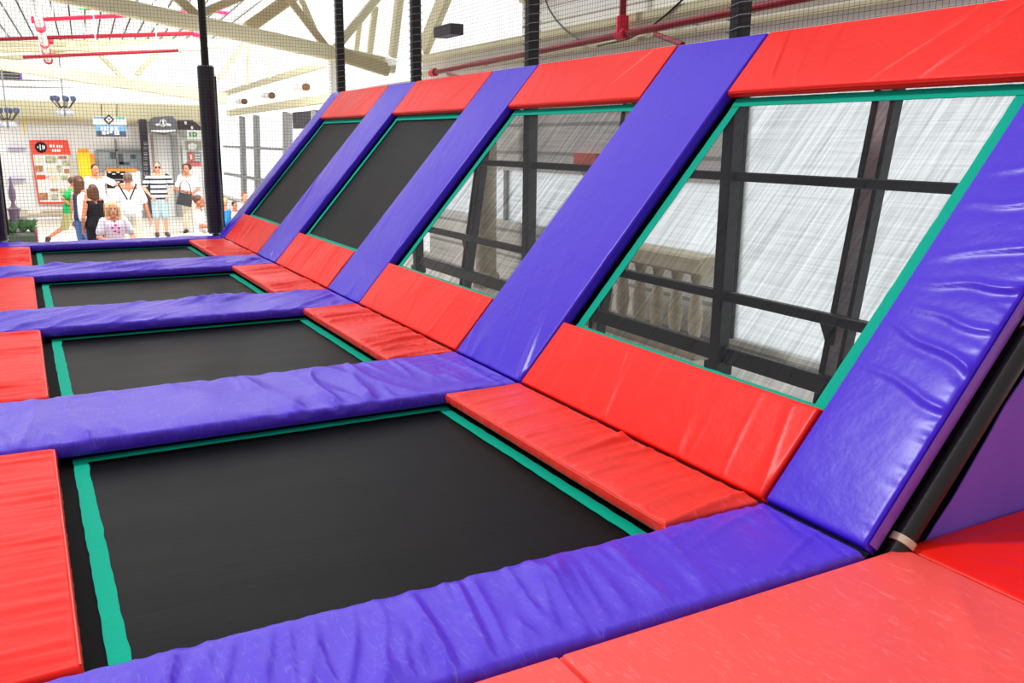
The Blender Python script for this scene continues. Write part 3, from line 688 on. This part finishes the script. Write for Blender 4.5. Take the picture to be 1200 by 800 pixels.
pics = [((40, 184), 9, 6, 2), ((53, 183), 13, 8, 1), ((68, 183), 10, 3, 0), ((73, 188), 8, 6, 1), ((41, 194), 9, 7, 0), ((54, 196), 9, 6, 2), ((66, 194), 6, 8, 1), ((75, 198), 6, 5, 0), ((43, 205), 10, 5, 3), ((58, 206), 10, 6, 2), ((71, 206), 8, 5, 1), ((46, 226), 10, 8, 0), ((59, 221), 9, 3, 0), ((60, 227), 8, 7, 1), ((70, 221), 7, 8, 1), ((72, 230), 7, 5, 2)]
for (u, v), wd, hh, k in pics:
    quad('food_picture', [(u, v), (u+wd, v), (u+wd+.5, v+hh), (u+.5, v+hh)], (PHOTO2, PHOTO, BEIGE, POSTER)[k], 25.94, .01, e)
quad('divider', [(38, 207), (60, 207), (60, 207.8), (38, 207.8)], POSTER, 25.945, .01, e)
# shopfront frame
e = empty('shopfront_border', Q(28, 155)); tag(e, 'thin yellow frame corner on the white shopfront above the food poster', 'border')
panel('top_bar', 27, 141, 72, 143.2, YEL, Y-.2, .06, e); panel('side_bar', 27, 143.2, 29, 156, YEL, Y-.2, .06, e)
e = empty('tan_skirting', Q(60, 250)); tag(e, 'tan strip along the floor below the food poster', 'skirting'); panel('strip', 30, 249, 100, 251, TAN, Y-.02, .06, e); panel('dark_line', 48, 246.5, 100, 247.5, CREAMD, Y-.02, .06, e)
e = empty('yellow_booth', Q(100, 232)); tag(e, 'bright yellow booth panel with orange top edge behind the women', 'booth')
panel('front_panel', 93, 178, 107, 240, YEL, Y-.35, .3, e); panel('side_panel', 107, 180, 112, 240, ORG, Y-.35, .25, e); panel('top_edge', 91, 174, 103, 177.5, ORG, Y-.3, .4, e)
# shop window
e = empty('shop_window', Q(138, 215)); tag(e, 'shop window with dark reflections beside the black lettered pillar', 'window')
panel('glass', 112, 177, 165, 200, mat('shop_glass', (170, 184, 190), .25, 0, .5, .5, 5), Y, .03, e)
panel('top_frame', 112, 175, 166, 177, GREY, Y-.03, .05, e); panel('mullion', 135.5, 163, 138, 200, GREY, Y-.03, .05, e)
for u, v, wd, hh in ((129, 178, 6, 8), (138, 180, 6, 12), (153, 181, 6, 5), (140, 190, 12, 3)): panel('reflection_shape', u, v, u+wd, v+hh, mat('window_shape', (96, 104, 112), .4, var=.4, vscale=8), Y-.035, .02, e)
e = empty('shop_counter', Q(140, 245)); tag(e, 'shop counter with orange worktop and black and white menu boards', 'counter')
panel('worktop', 123, 197, 158, 200, ORG, Y-.3, .5, e); panel('body', 124, 200, 164, 246, WHITE, Y-.35, .35, e)
for u, v, wd, hh in ((125, 199.5, 22, 10), (125, 211, 20, 9)):
    bd = panel('menu_board', u, v, u+wd, v+hh, SHB, Y-.72, .03, e)
    for k in range(4): 
        x = u+1.5+k*5; o = panel('menu_line', x, v+1.5+(k % 2)*2, x+3.6, v+3+(k % 2)*2, WHITE, Y-.76, .02, e); 
# hanging blue sign
e = empty('hanging_sign', Q(128, 162, 24)); tag(e, 'hanging white and blue shop sign with black diamond emblem', 'sign')
y = 24
panel('upper_board', 109, 136.5, 148, 146, WHITE, y, .05, e); panel('aqua_stripe', 136, 136.5, 146, 139.5, AQUA, y-.06, .02, e); panel('blue_stripe', 109.5, 137, 123, 138.6, BLUE, y-.06, .02, e)
panel('lower_board', 112, 147, 147, 153.5, BLUE, y, .05, e); panel('navy_band', 113, 153.5, 147.5, 160, NAVY, y, .05, e)
for dv, mt_, dy in ((6.2, DARK, .07), (3.9, WHITE, .09)):
    quad('diamond', [(127.5-dv, 140), (127.5, 140-dv), (127.5+dv, 140), (127.5, 140+dv)], mt_, y-dy, .02, e)
panel('diamond_mark', 126, 139, 129.5, 140.6, GREY, y-.12, .01, e)
for u, v, wd, hh in ((118, 148.5, 3, 4), (122, 148.5, 2.5, 4), (125.5, 148, 1.5, 4.5), (129, 148.5, 4, 4), (134.5, 148.5, 3.5, 4), (119.5, 153.5, 4, 4), (124.5, 153.5, 3, 3.6), (128.5, 153.2, 3, 3), (134, 153, 1.8, 5), (136.5, 153, 3, 5)):
    panel('letter', u, v, u+wd, v+hh, WHITE, y-.06, .02, e)
for u in (119, 137): MB().tube([Q(u, 136.5, y)-e.location, Q(u, 122, y)-e.location], .012, 6).build('hanger', STEEL, e)
# dark pillar, oval sign, doorway, awning, exit sign, menu board
e = empty('lettered_pillar', Q(170.5, 250, 25.6)); tag(e, 'dark grey pillar with pale vertical lettering left of the white doorway', 'pillar')
panel('shaft', 166.5, 140, 174.5, 250, DARK, 25.6, .3, e)
for k, v in enumerate(range(166, 222, 6)):
    panel('letter', 168.5, v, 172.5, v+(3 if k % 2 else 4), GREY, 25.29, .02, e); panel('letter', 169.2, v+.8, 171.8, v+2, DARK, 25.26, .02, e)
e = empty('crest_sign', Q(191, 158, 25.5)); tag(e, 'dark grey shop sign with white winged crest above the white doorway', 'sign')
quad('board', [(175, 140), (180, 137), (202, 136), (206.5, 142), (207, 154), (192, 158), (175.5, 154)], mat('sign_charcoal', (96, 98, 106), .5), 25.4, .06, e)
quad('ring', [(191+4.2*cos(t*pi/8), 144+4.6*sin(t*pi/8)) for t in range(16)], WHITE, 25.32, .02, e); quad('ring_centre', [(191+2.7*cos(t*pi/8), 143.5+3*sin(t*pi/8)) for t in range(16)], DARK, 25.28, .02, e)
quad('wing', [(182, 145), (188, 144), (188.5, 147), (183, 147.5)], WHITE, 25.32, .02, e); quad('wing', [(194, 144), (200, 145), (200.5, 148), (194, 147)], WHITE, 25.32, .02, e)
quad('ribbon', [(177, 152.2), (206, 151.8), (206, 153.6), (192, 155.6), (177, 154)], WHITE, 25.32, .02, e); quad('emblem_mark', [(190, 141), (192.4, 141), (192.4, 146), (190, 146)], WHITE, 25.25, .02, e)
d = struct(panel('door_1', 182, 158, 203, 258, WHITE, 25.95, .05)); tag(d)
for nme, u0, u1, mt_ in (('door_frame', 175.5, 178.5, WHITE), ('door_frame', 178.5, 181.5, mat('taupe_jamb', (150, 130, 126), .6)), ('door_frame', 203.5, 209, GREY), ('door_frame', 209.5, 212, STEELG)):
    panel(nme, u0, 158, u1, 256, mt_, 25.7, .2, d)
e = empty('awning', Q(222, 150, 25.6)); tag(e, 'dark brown awning with small spotlights right of the crest sign', 'awning')
quad('canopy', [(207.5, 141), (224, 141), (233, 148), (235, 154), (226, 152), (208, 152)], mat('dark_awning', (62, 52, 54), .7), 25.6, .25, e)
for u, v in ((217.5, 144), (225, 149.5)): MB().ell(Q(u, v, 25.3)-e.location, .035, .035, .05).build('spotlight', WHITE, e, True)
e = empty('exit_sign', Q(227, 163, 24.8)); tag(e, 'white exit sign with green pictograms below the dark awning', 'sign')
panel('board', 219, 152.5, 236, 163, WHITE, 24.8, .05, e)
panel('running_figure', 222, 155, 223.6, 160, GREEN, 24.74, .02, e); quad('door_symbol', [(225.6, 155), (229, 155), (230.8, 156.4), (230.8, 158.8), (229, 160), (225.6, 160)], GREEN, 24.74, .02, e); panel('arrow', 227, 156.6, 229, 158.4, WHITE, 24.71, .02, e)
e = empty('menu_stand', Q(227, 230, 25.7)); tag(e, 'grey framed menu stand with red band behind the dark haired woman', 'menu stand')
panel('board', 216, 165, 236, 262, WHITE, 25.7, .06, e); panel('top_panel', 217, 164.5, 236, 176, mat('menu_olive', (170, 168, 152), .6), 25.62, .03, e)
panel('grey_panel', 219, 178, 235.5, 190, GREY, 25.62, .03, e); panel('red_badge', 221.5, 179, 226, 189, POSTER, 25.58, .02, e); panel('red_band', 218, 190.5, 235.5, 194.5, mat('dull_red', (214, 100, 100), .6), 25.62, .03, e)
quad('white_mark', [(220, 170), (225, 167), (231, 170), (228, 176), (221, 175)], WHITE, 25.58, .02, e); panel('badge_mark', 223, 181, 224.8, 187, WHITE, 25.55, .02, e)
for v in (181, 184, 187): panel('menu_line', 228, v, 234, v+1, WHITE, 25.58, .02, e)
# shelves at the left
for i, v in enumerate((173.5, 210)):
    o = panel('wall_shelf', 9, v-.7, 30, v+.7, mat('lilac_shelf', (150, 120, 190), .5), Y, .25); tag(o, 'thin lilac shelf on the white wall left of the poster, %s' % ('upper' if i == 0 else 'lower'), 'shelf')
o = panel('cream_cabinet', 10, 246, 33, 252, STONE, Y-.1, .4); tag(o, 'low beige cabinet behind the planter', 'cabinet')
# planter
pc = at(22, 285, 1, 17.5); e = empty('planter', (pc.x, 17.5, Z0)); tag(e, 'dark planter box of low green plants at the far left', 'planter')
MB().beam((-.62, 0, .22), (.32, 0, .22), .4, .44).build('box', mat('planter_green', (58, 66, 54), .6), e)
MB().box((.30, -.19, .02), (.35, .19, .5)).build('end_board', mat('plum_board', (150, 60, 80), .6), e)
for k in range(34):
    x = -.58+.86*random.random(); yy = -.15+.3*random.random(); mb = MB()
    for q in range(5):
        a = random.random()*6.28; h_ = .12+.22*random.random(); rr = .05+.08*random.random()
        p0 = Vector((x, yy, .43)); p1 = p0+Vector((cos(a)*rr*.6, sin(a)*rr*.6, h_*.7)); p2 = p0+Vector((cos(a)*rr*1.6, sin(a)*rr*1.6, h_*.85)); sd = Vector((-sin(a), cos(a), .2))*.028
        mb.add([p0, p1-sd, p2, p1+sd], [(0, 1, 2), (0, 2, 3)])
    mb.build('plant', LEAF, e)
o = MB().lathe((pc.x-.02, 17.62, Z0+.40), [(.13, 0), (.17, .05), (.12, .16), (.085, .3), (.10, .44), (.13, .50), (.06, .52), (.03, .62), (.06, .7), (.065, .82), (.03, .98), (.012, 1.12)], 14).build('tall_vase', TERRA, None, True); tag(o, 'tall dull purple vase shaped ornament standing in the planter', 'vase')
# ceiling lamps and unit
for i, (u, v, y) in enumerate(((75, 124, 22), (8, 138, 22))):
    c = at(u, v, 1, y); e = empty('chandelier', c); tag(e, 'small %s hanging under the roof beam, %s' % (('chandelier of glass arms', 'above the poster') if i == 0 else ('glass chandelier', 'at the far left edge')), 'chandelier', 'glass chandeliers')
    MB().tube([(0, 0, -.25), (0, 0, 1.2)], .018, 8).build('stem', GREY, e, True)
    gl = mat('lamp_glass_%d' % i, (178, 180, 190), .2)
    for k in range(7):
        a = k*2*pi/7+.3; d = Vector((cos(a), sin(a), 0))
        arm = MB().tube([Vector((0, 0, 0)), d*.12+Vector((0, 0, -.05)), d*.24+Vector((0, 0, .1))], .012, 6).build('arm', DARK, e, True)
        MB().lathe(d*.24+Vector((0, 0, .1)), [(.015, 0), (.05, .04), (.055, .1), (.03, .13)], 8).build('bulb', NAVY, arm, True)
    for k in range(6):
        a = k*pi/3; MB().ell((.14*cos(a), .14*sin(a), -.16), .06, .06, .08, 8, 6).build('glass_drop', gl, e, True)
c = at(4, 83, 1, 24); e = empty('speaker_unit', c); tag(e, 'dark louvred unit hanging at the top left edge', 'unit')
MB().box((-.4, -.1, -.2), (.36, .1, .2)).build('housing', DARK, e); MB().box((.36, -.11, -.21), (.40, .11, .21)).build('purple_edge', mat('violet_edge', (130, 60, 210), .5), e)
for k in range(5): MB().box((-.38, -.115, -.16+k*.075), (.34, -.10, -.14+k*.075)).build('louvre', GREY, e)
for i, (v, z) in enumerate(((93, 2.9), (101, 2.8))):
    o = MB().tube([at(-10, v, 1, 23), at(26+i*4, v+1, 1, 23), at(90, v+2, 1, 23)], [.02, .02, .008], 6).build('light_rail', STEELG); tag(o, 'thin grey lighting rail under the roof, %s of two' % ('upper' if i == 0 else 'lower'), 'rail')
o = MB().box(at(92, 8, 1, 18)-Vector((0, .1, .04)), at(106, 3, 1, 18)+Vector((0, .1, .02))).build('exit_lamp', GREEN); tag(o, 'small green exit lamp under the roof beam at the top left', 'lamp')

# ------------------------------------------------------------------ people
def remeshed(mb, name, mt, vox, parent=None, sm=4):
    o = mb.build(name, mt)
    md = o.modifiers.new('r', 'REMESH'); md.mode = 'VOXEL'; md.voxel_size = vox
    s_ = o.modifiers.new('s', 'SMOOTH'); s_.factor = .5; s_.iterations = sm
    dg = bpy.context.evaluated_depsgraph_get(); me = bpy.data.meshes.new_from_object(o.evaluated_get(dg))
    o.modifiers.clear(); old = o.data; o.data = me; bpy.data.meshes.remove(old)
    for p in me.polygons: p.use_smooth = True
    me.materials.clear(); me.materials.append(mt)
    if parent is not None: o.parent = parent
    return o
def cap(mb, p, q, r1, r2):
    p = Vector(p); q = Vector(q)
    mb.ell(p, r1, r1, r1, 12, 8); mb.ell(q, r2, r2, r2, 12, 8); mb.tube([p, q], [r1, r2], 12)
def person(label, loc, rot, h=1.72, pose=None, skin=SKIN, hair=HBRN, hairstyle='short', top=(SHW, 'short'), bottom=(JEAN, 'long'), seated=False, female=False, shoes=SHOE, extras=(), headturn=0, lean=0, group=None):
    k = h/1.75; sh = .165 if female else .19; wa = .105 if female else .125
    J = dict(head=(0, -.02, 1.62), neck=(0, .01, 1.47), chest=(0, 0, 1.30), waist=(0, 0, 1.10), pelvis=(0, 0, .95))
    for s, n in ((-1, 'R'), (1, 'L')):
        J['sh'+n] = (s*sh, 0, 1.42); J['el'+n] = (s*(sh+.06), .02, 1.14); J['wr'+n] = (s*(sh+.07), -.05, .89)
        J['hip'+n] = (s*.09, 0, .91); J['kn'+n] = (s*.10, -.02, .50); J['an'+n] = (s*.11, .03, .08); J['to'+n] = (s*.125, -.14, .035)
    if seated:
        for n in list(J):
            if n[:2] not in ('kn', 'an', 'to'): a = J[n]; J[n] = (a[0], a[1], a[2]-.43)
        for s, n in ((-1, 'R'), (1, 'L')):
            J['kn'+n] = (s*.12, -.43, .50); J['an'+n] = (s*.12, -.42, .08); J['to'+n] = (s*.13, -.58, .035)
    J.update(pose or {})
    J = {n: Vector(v) for n, v in J.items()}
    if lean:
        pv = J['pelvis'].copy(); Rm = Matrix.Rotation(lean, 3, 'X')
        for n in J:
            if n[:2] not in ('hi', 'kn', 'an', 'to', 'pe'): J[n] = pv+Rm @ (J[n]-pv)
    J = {n: v*k for n, v in J.items()}
    b = MB()
    hd = J['head']; ht = Matrix.Rotation(headturn, 3, 'Z')
    def H(x, y, z): return hd+ht @ (Vector((x, y, z))*k)
    b.ell(H(0, .01, .03), .078*k, .095*k, .105*k, 16, 12); b.ell(H(0, -.025, -.05), .058*k, .068*k, .07*k, 14, 10)
    cap(b, H(0, -.088, .005), H(0, -.108, -.025), .010*k, .015*k)
    for s in (-1, 1): b.ell(H(s*.08, .01, -.005), .014*k, .024*k, .034*k, 8, 6)
    cap(b, hd+Vector((0, .02, -.08))*k, J['neck'], .05*k, .058*k); cap(b, J['neck'], J['chest'], .06*k, .10*k)
    for n in 'RL':
        s = -1 if n == 'R' else 1
        cap(b, J['neck'], J['sh'+n], .055*k, .055*k); cap(b, J['chest']+Vector((s*.065, 0, .03))*k, J['waist']+Vector((s*.045, 0, 0))*k, .10*k, wa*.85*k)
        cap(b, J['waist']+Vector((s*.045, 0, 0))*k, J['hip'+n], wa*.85*k, .105*k)
        cap(b, J['sh'+n], J['el'+n], .052*k, .040*k); cap(b, J['el'+n], J['wr'+n], .041*k, .027*k)
        cap(b, J['hip'+n], J['kn'+n], .088*k, .056*k); cap(b, J['kn'+n], J['kn'+n].lerp(J['an'+n], .35), .055*k, .054*k); cap(b, J['kn'+n].lerp(J['an'+n], .35), J['an'+n], .054*k, .036*k); cap(b, J['an'+n]-Vector((0, 0, .02))*k, J['to'+n], .045*k, .034*k)
        d = (J['wr'+n]-J['el'+n]).normalized(); sd = d.cross(Vector((1, 0, .1))).normalized(); pn = d.cross(sd)*s
        w0 = J['wr'+n]; pm = w0+d*.08*k
        for q in (-.022, 0, .022): cap(b, w0+sd*q*.5*k, pm+sd*q*k, .020*k, .017*k)
        for q, ln in ((-.031, .058), (-.0105, .072), (.0105, .076), (.031, .068)):
            r0 = pm+sd*q*k; r1 = r0+(d*ln*.55+sd*q*.25+pn*.006)*k; r2 = r1+(d*ln*.45+pn*.022)*k
            cap(b, r0, r1, .0105*k, .0098*k); cap(b, r1, r2, .0098*k, .009*k)
        t0 = w0+(d*.025-sd*.022)*k; t1 = t0+(d*.03-sd*.03)*k; cap(b, t0, t1, .013*k, .0115*k); cap(b, t1, t1+(d*.03-sd*.008)*k, .0115*k, .010*k)
    o = remeshed(b, 'person', skin, .0075, None, 2)
    tag(o, label, 'person', group)
    # clothes
    e = .016*k
    c = MB()
    if top:
        for n in 'RL':
            s = -1 if n == 'R' else 1
            cap(c, J['neck']+Vector((s*.06, 0, -.045))*k, J['sh'+n]-Vector((s*.01, 0, .01))*k, .05*k, .055*k+e*.6); cap(c, J['chest']+Vector((s*.065, 0, .03))*k, J['waist']+Vector((s*.05, 0, 0))*k, .10*k+e, wa*.88*k+e*1.3)
            cap(c, J['waist']+Vector((s*.05, 0, 0))*k, J['hip'+n]+Vector((0, 0, .02))*k, wa*.88*k+e*1.3, .108*k+e*1.2)
            cap(c, J['chest']+Vector((s*.07, 0, .03))*k, J['sh'+n]-Vector((s*.03, 0, .05))*k, .085*k, .06*k)
            if top[1] == 'short': cap(c, J['sh'+n], J['sh'+n].lerp(J['el'+n], .68), .056*k+e, .054*k+e*1.4)
            elif top[1] == 'long': cap(c, J['sh'+n], J['el'+n], .056*k+e, .044*k+e); cap(c, J['el'+n], J['wr'+n], .044*k+e, .032*k+e*.8)
        remeshed(c, 'shirt', top[0], .012, o, 5)
    c = MB()
    if bottom:
        f_ = {'long': 1.95, 'short': .85, 'knee': 1.12}[bottom[1]]
        for n in 'RL':
            cap(c, J['pelvis']+Vector(((-.05 if n == 'R' else .05), 0, .04))*k, J['hip'+n], .105*k+e*.4, .105*k+e*.6)
            cap(c, J['hip'+n], J['hip'+n].lerp(J['kn'+n], min(1, f_)), .096*k+e, .064*k+e*(2 if bottom[1] != 'long' else 1))
            if f_ > 1: cap(c, J['kn'+n], J['kn'+n].lerp(J['an'+n], f_-1), .064*k+e*(1.6 if bottom[1] != 'long' else .8), .050*k+e)
        remeshed(c, 'trousers' if bottom[1] == 'long' else 'shorts', bottom[0], .012, o, 5)
    for n in 'RL':
        c = MB(); an, to = J['an'+n], J['to'+n]
        cap(c, an-Vector((0, 0, .02))*k, to, .055*k, .042*k); cap(c, an-Vector((0, -.03, .025))*k, an-Vector((0, 0, .03))*k, .052*k, .05*k)
        remeshed(c, 'shoe', shoes, .012, o, 3)
    c = MB()
    c.ell(H(0, .028, .052), .088*k, .098*k, .098*k, 14, 10)
    if hairstyle in ('long', 'bob', 'verylong'):
        ln = {'long': .26, 'bob': .15, 'verylong': .36}[hairstyle]
        for x, y in ((-.07, .035), (.07, .035), (-.045, .07), (.045, .07), (0, .085), (-.086, .02), (.086, .02)):
            cap(c, H(x, y, .03), H(x*1.15, y+.015, -ln+.03*abs(x)*10), .042*k, .030*k)
    if hairstyle == 'curly':
        for q in range(26):
            a = q*2.4; z = .02+.10*((q*7) % 13)/13; c.ell(H(.085*cos(a), .035+.075*sin(a) if sin(a) > -.3 else .02, z), .036*k, .036*k, .036*k, 8, 6)
    if hairstyle == 'bun': c.ell(H(0, .12, .09), .052*k, .05*k, .05*k)
    # keep the face open: the hair sits behind and above the brow
    remeshed(c, 'hair', hair, .011, o, 3)
    for s in (-1, 1):
        q = MB(); q.ell(H(s*.032, -.083, .018), .012*k, .006*k, .007*k, 8, 6); q.build('eye', EYE, o, True)
    q = MB(); q.ell(H(0, -.092, -.058), .024*k, .008*k, .008*k, 8, 6); q.build('mouth', LIP, o, True)
    o.location = loc; o.rotation_euler = (0, 0, rot)
    return o, J, H
def place(u, yy): 
    p = at(u, 260, 1, yy); return (p.x, yy, Z0)
# rot 0 faces -Y (towards the camera); pi turns the back
hips = {'elR': (-.33, .06, 1.16), 'wrR': (-.20, -.10, .97), 'elL': (.33, .06, 1.16), 'wrL': (.20, -.10, .97)}
o, J, H = person('man in navy and white striped polo shirt and sunglasses, hands on hips', place(189, 19.96), 0, 1.74, hips, SKIN, HGRY, 'short', (STR, 'short'), (JEANL, 'knee'))
g = MB(); k = 1.74/1.75
for s in (-1, 1): g.ell(H(s*.035, -.088, .018), .030, .012, .022, 12, 8)
g.tube([H(-.082, 0, .02), H(-.078, -.07, .022), H(0, -.098, .024), H(.078, -.07, .022), H(.082, 0, .02)], .006, 6)
g.build('sunglasses', EYE, o, True)
person('dark haired woman in white top carrying a black shoulder bag', place(223, 20.6), -.35, 1.68, {'elR': (-.27, -.02, 1.12), 'wrR': (-.02, -.22, 1.06), 'elL': (.26, -.02, 1.12), 'wrL': (.12, -.26, 1.02)}, SKIN2, HBLK, 'curly', (SHW, 'short'), (BEIGE, 'long'), female=True, headturn=-.2)
p = place(217.5, 20.25); e = empty('shoulder_bag', (p[0], 20.25, Z0+.72)); tag(e, 'black shoulder bag hanging from the dark haired woman', 'bag')
MB().prism([(-.19, .02), (.15, -.06), (.20, .24), (-.10, .30)], 1, -.06, .06).build('body', BLKPAD, e); MB().tube([(-.10, 0, .28), (-.06, .02, .5), (.06, .04, .62), (.16, .02, .45), (.18, 0, .24)], .012, 6).build('strap', BLKPAD, e, True)
person('woman with brown bun in white top seated facing right beside the padded post', place(234, 15.2), 1.25, 1.64, {'elR': (-.22, -.06, .72), 'wrR': (-.10, -.3, .7)}, SKIN2, HBRN, 'bun', (SHW, 'short'), (BEIGE, 'long'), True, True)
e = empty('bench', (place(232, 15.2)[0], 15.25, Z0)); tag(e, 'low white bench under the woman with the bun', 'bench')
MB().box((-.6, -.1, .32), (.6, .1, .36)).build('seat', WHITE, e)
for x in (-.5, .5):
    for y in (-.07, .07): MB().box((x-.03, y-.03, 0), (x+.03, y+.03, .32)).build('leg', GREY, e)
o, J, H = person('young man in white t-shirt with thin black backpack straps, back turned', place(154, 15.4), pi-.1, 1.66, {'elR': (-.29, .0, 1.12), 'wrR': (-.34, -.02, .86), 'elL': (.29, 0, 1.14), 'wrL': (.22, -.2, .95)}, SKIN2, HGRY, 'short', (SHW, 'short'), (BEIGE, 'knee'))
p = place(153, 15.4); e = empty('string_backpack', (p[0], 15.4, Z0+.95)); tag(e, 'white drawstring backpack with black cords on the young man', 'backpack')
e.rotation_euler = (0, 0, pi-.1)
MB().ell((0, .20, .10), .12, .05, .17, 14, 10).build('sack', SHW, e, True)
for s in (-1, 1): MB().tube([(s*.02, .235, .24), (s*.09, .18, .38), (s*.15, .09, .50), (s*.14, -.05, .50)], .013, 6).build('cord', SHB, e, True)
o, J, H = person('blonde woman in white t-shirt with pink print sitting close behind the netting', place(133, 13.6), .1, 1.66, {'elR': (-.27, -.05, .72), 'wrR': (-.12, -.3, .66), 'elL': (.30, -.02, .72), 'wrL': (.22, -.28, .6)}, SKIN, HBLD, 'long', (mat('lilac_white_cotton', (226, 220, 238), .8), 'short'), (BEIGE, 'knee'), True, True, headturn=-.1)
for k_, (x, z) in enumerate(((-.05, .84), (.0, .88), (.05, .83), (-.02, .78), (.04, .76))):
    MB().ell((x, -.148, z), .026, .012, .02, 8, 6).build('print_mark', mat('pink_print', (226, 60, 150), .6), o, True)
p = place(133, 13.6); e = empty('bench', (p[0], 13.66, Z0)); tag(e, 'grey bench under the blonde woman', 'bench')
MB().box((-.7, -.1, .32), (.7, .1, .36)).build('seat', GREY, e)
for x in (-.6, .6): MB().box((x-.04, -.09, 0), (x+.04, .09, .32)).build('leg', GREY, e)
person('woman in black sleeveless top with streaked brown bob, back turned', place(112, 14.4), pi+.5, 1.50, {'elR': (-.24, -.02, 1.12), 'wrR': (-.2, -.2, .95), 'elL': (.27, .03, 1.1), 'wrL': (.2, -.12, .85)}, SKIN2, HBRN, 'bob', (SHB, 'none'), (SHB, 'long'), False, True)
person('girl with long brown hair in white and navy top and blue jeans', place(97, 15.6), pi-.9, 1.60, {'elL': (.22, .04, 1.12), 'wrL': (.24, 0, .86)}, SKIN2, HBRN, 'verylong', (striped('navy_panel_cotton', (244, 244, 248), (50, 50, 84), .30, 0, .3), 'none'), (JEAN, 'long'), False, True)
person('boy in green shirt and olive shorts running behind the girl', place(82, 18.2), pi/2, 1.5, {'hipR': (-.09, .02, .91), 'knR': (-.1, .12, .55), 'anR': (-.1, .50, .30), 'toR': (-.1, .58, .12), 'knL': (.1, -.25, .60), 'anL': (.1, -.18, .16), 'toL': (.11, -.34, .10), 'elR': (-.26, .18, 1.2), 'wrR': (-.24, -.02, 1.08), 'elL': (.26, -.1, 1.18), 'wrL': (.2, -.3, 1.28)}, SKIN2, HBRN, 'short', (GRN, 'short'), (OLIVE, 'knee'), lean=.22)
person('dark haired boy in white shirt standing before the yellow booth, arm raised sideways', place(117, 19.6), .2, 1.70, {'elL': (.42, -.10, 1.28), 'wrL': (.62, -.12, 1.26)}, SKIN2, HBLK, 'short', (SHW, 'short'), (JEANL, 'long'))
person('fair haired child in bright blue jacket seated right of the padded post', place(264, 16.5), -1.2, 1.45, {'elL': (.2, -.1, .78), 'wrL': (.15, -.35, .68)}, SKIN, HBLD, 'short', (BLUC, 'long'), (SHW, 'long'), True)
person('dark haired child in white shirt seated behind the farthest slope pad', place(276, 18.0), .5, 1.22, None, SKIN2, HBLK, 'short', (SHW, 'short'), (JEAN, 'long'), True)
person('red haired child seated just above the edge of the farthest slope pad', place(288, 18.6), .3, 1.42, None, SKIN, mat('red_hair', (150, 80, 56), .5), 'short', (SHW, 'short'), (JEAN, 'long'), True)
for u, yy, h_, t in ((264, 16.5, .30, 'blue jacketed'), (276, 18.0, .25, 'dark haired'), (288, 18.6, .29, 'red haired')):
    p = place(u, yy); e = empty('stool', (p[0], yy+.05, Z0)); tag(e, 'low white stool under the %s child' % t, 'stool')
    MB().tube([(0, 0, h_-.03), (0, 0, h_)], .17, 18).build('seat', WHITE, e)
    for k in range(3): a = k*2.1; MB().tube([(.12*cos(a), .12*sin(a), 0), (.1*cos(a), .1*sin(a), h_-.03)], .018, 8).build('leg', GREY, e)

# ------------------------------------------------------------------ light: hazy daylight, brightest through the glazed sides of the hall
wd = bpy.data.worlds.new('daylight'); S.world = wd; wd.use_nodes = True; nt = wd.node_tree; nt.nodes.clear()
out = N(nt, 'ShaderNodeOutputWorld'); bg = N(nt, 'ShaderNodeBackground'); tc = N(nt, 'ShaderNodeTexCoord')
vm = N(nt, 'ShaderNodeVectorMath', operation='DOT_PRODUCT'); vm.inputs[1].default_value = (.70, .70, -.05)
nt.links.new(tc.outputs['Generated'], vm.inputs[0])
mr = N(nt, 'ShaderNodeMapRange'); mr.inputs['From Min'].default_value = -.1; mr.inputs['From Max'].default_value = .75
mr.inputs['To Min'].default_value = .46; mr.inputs['To Max'].default_value = 1.7
nt.links.new(vm.outputs['Value'], mr.inputs['Value'])
bg.inputs['Color'].default_value = (1, 1, 1, 1); nt.links.new(mr.outputs[0], bg.inputs['Strength']); nt.links.new(bg.outputs[0], out.inputs[0])
sl = bpy.data.lights.new('sun', 'SUN'); sl.energy = 1.75; sl.angle = R(9); so_ = bpy.data.objects.new('sun', sl); COL.objects.link(so_)
so_.rotation_euler = Vector((-.48, .42, .77)).to_track_quat('Z', 'Y').to_euler()
for x in (-2.2, .6):  # unseen fill lights added to brighten the people beyond the net
    al = bpy.data.lights.new('hall_fill', 'AREA'); al.shape = 'RECTANGLE'; al.size = 2.4; al.size_y = .6; al.energy = 95; al.spread = R(95)
    ao = bpy.data.objects.new('hall_fill', al); COL.objects.link(ao); ao.location = (x, 12.6, 4.4)
    ao.rotation_euler = Vector((0, -2.6, 4.4)).to_track_quat('Z', 'Y').to_euler()
# more added fill lights without fittings, brightening the shopfronts
for x in (-3.5, -.5, 2.2):
    al = bpy.data.lights.new('hall_fill', 'AREA'); al.shape = 'RECTANGLE'; al.size = 2.2; al.size_y = .7; al.energy = 340
    ao = bpy.data.objects.new('hall_fill', al); COL.objects.link(ao); ao.location = (x, 17.3, 4.42)
    ao.rotation_euler = Vector((0, -9, 3.0)).to_track_quat('Z', 'Y').to_euler()
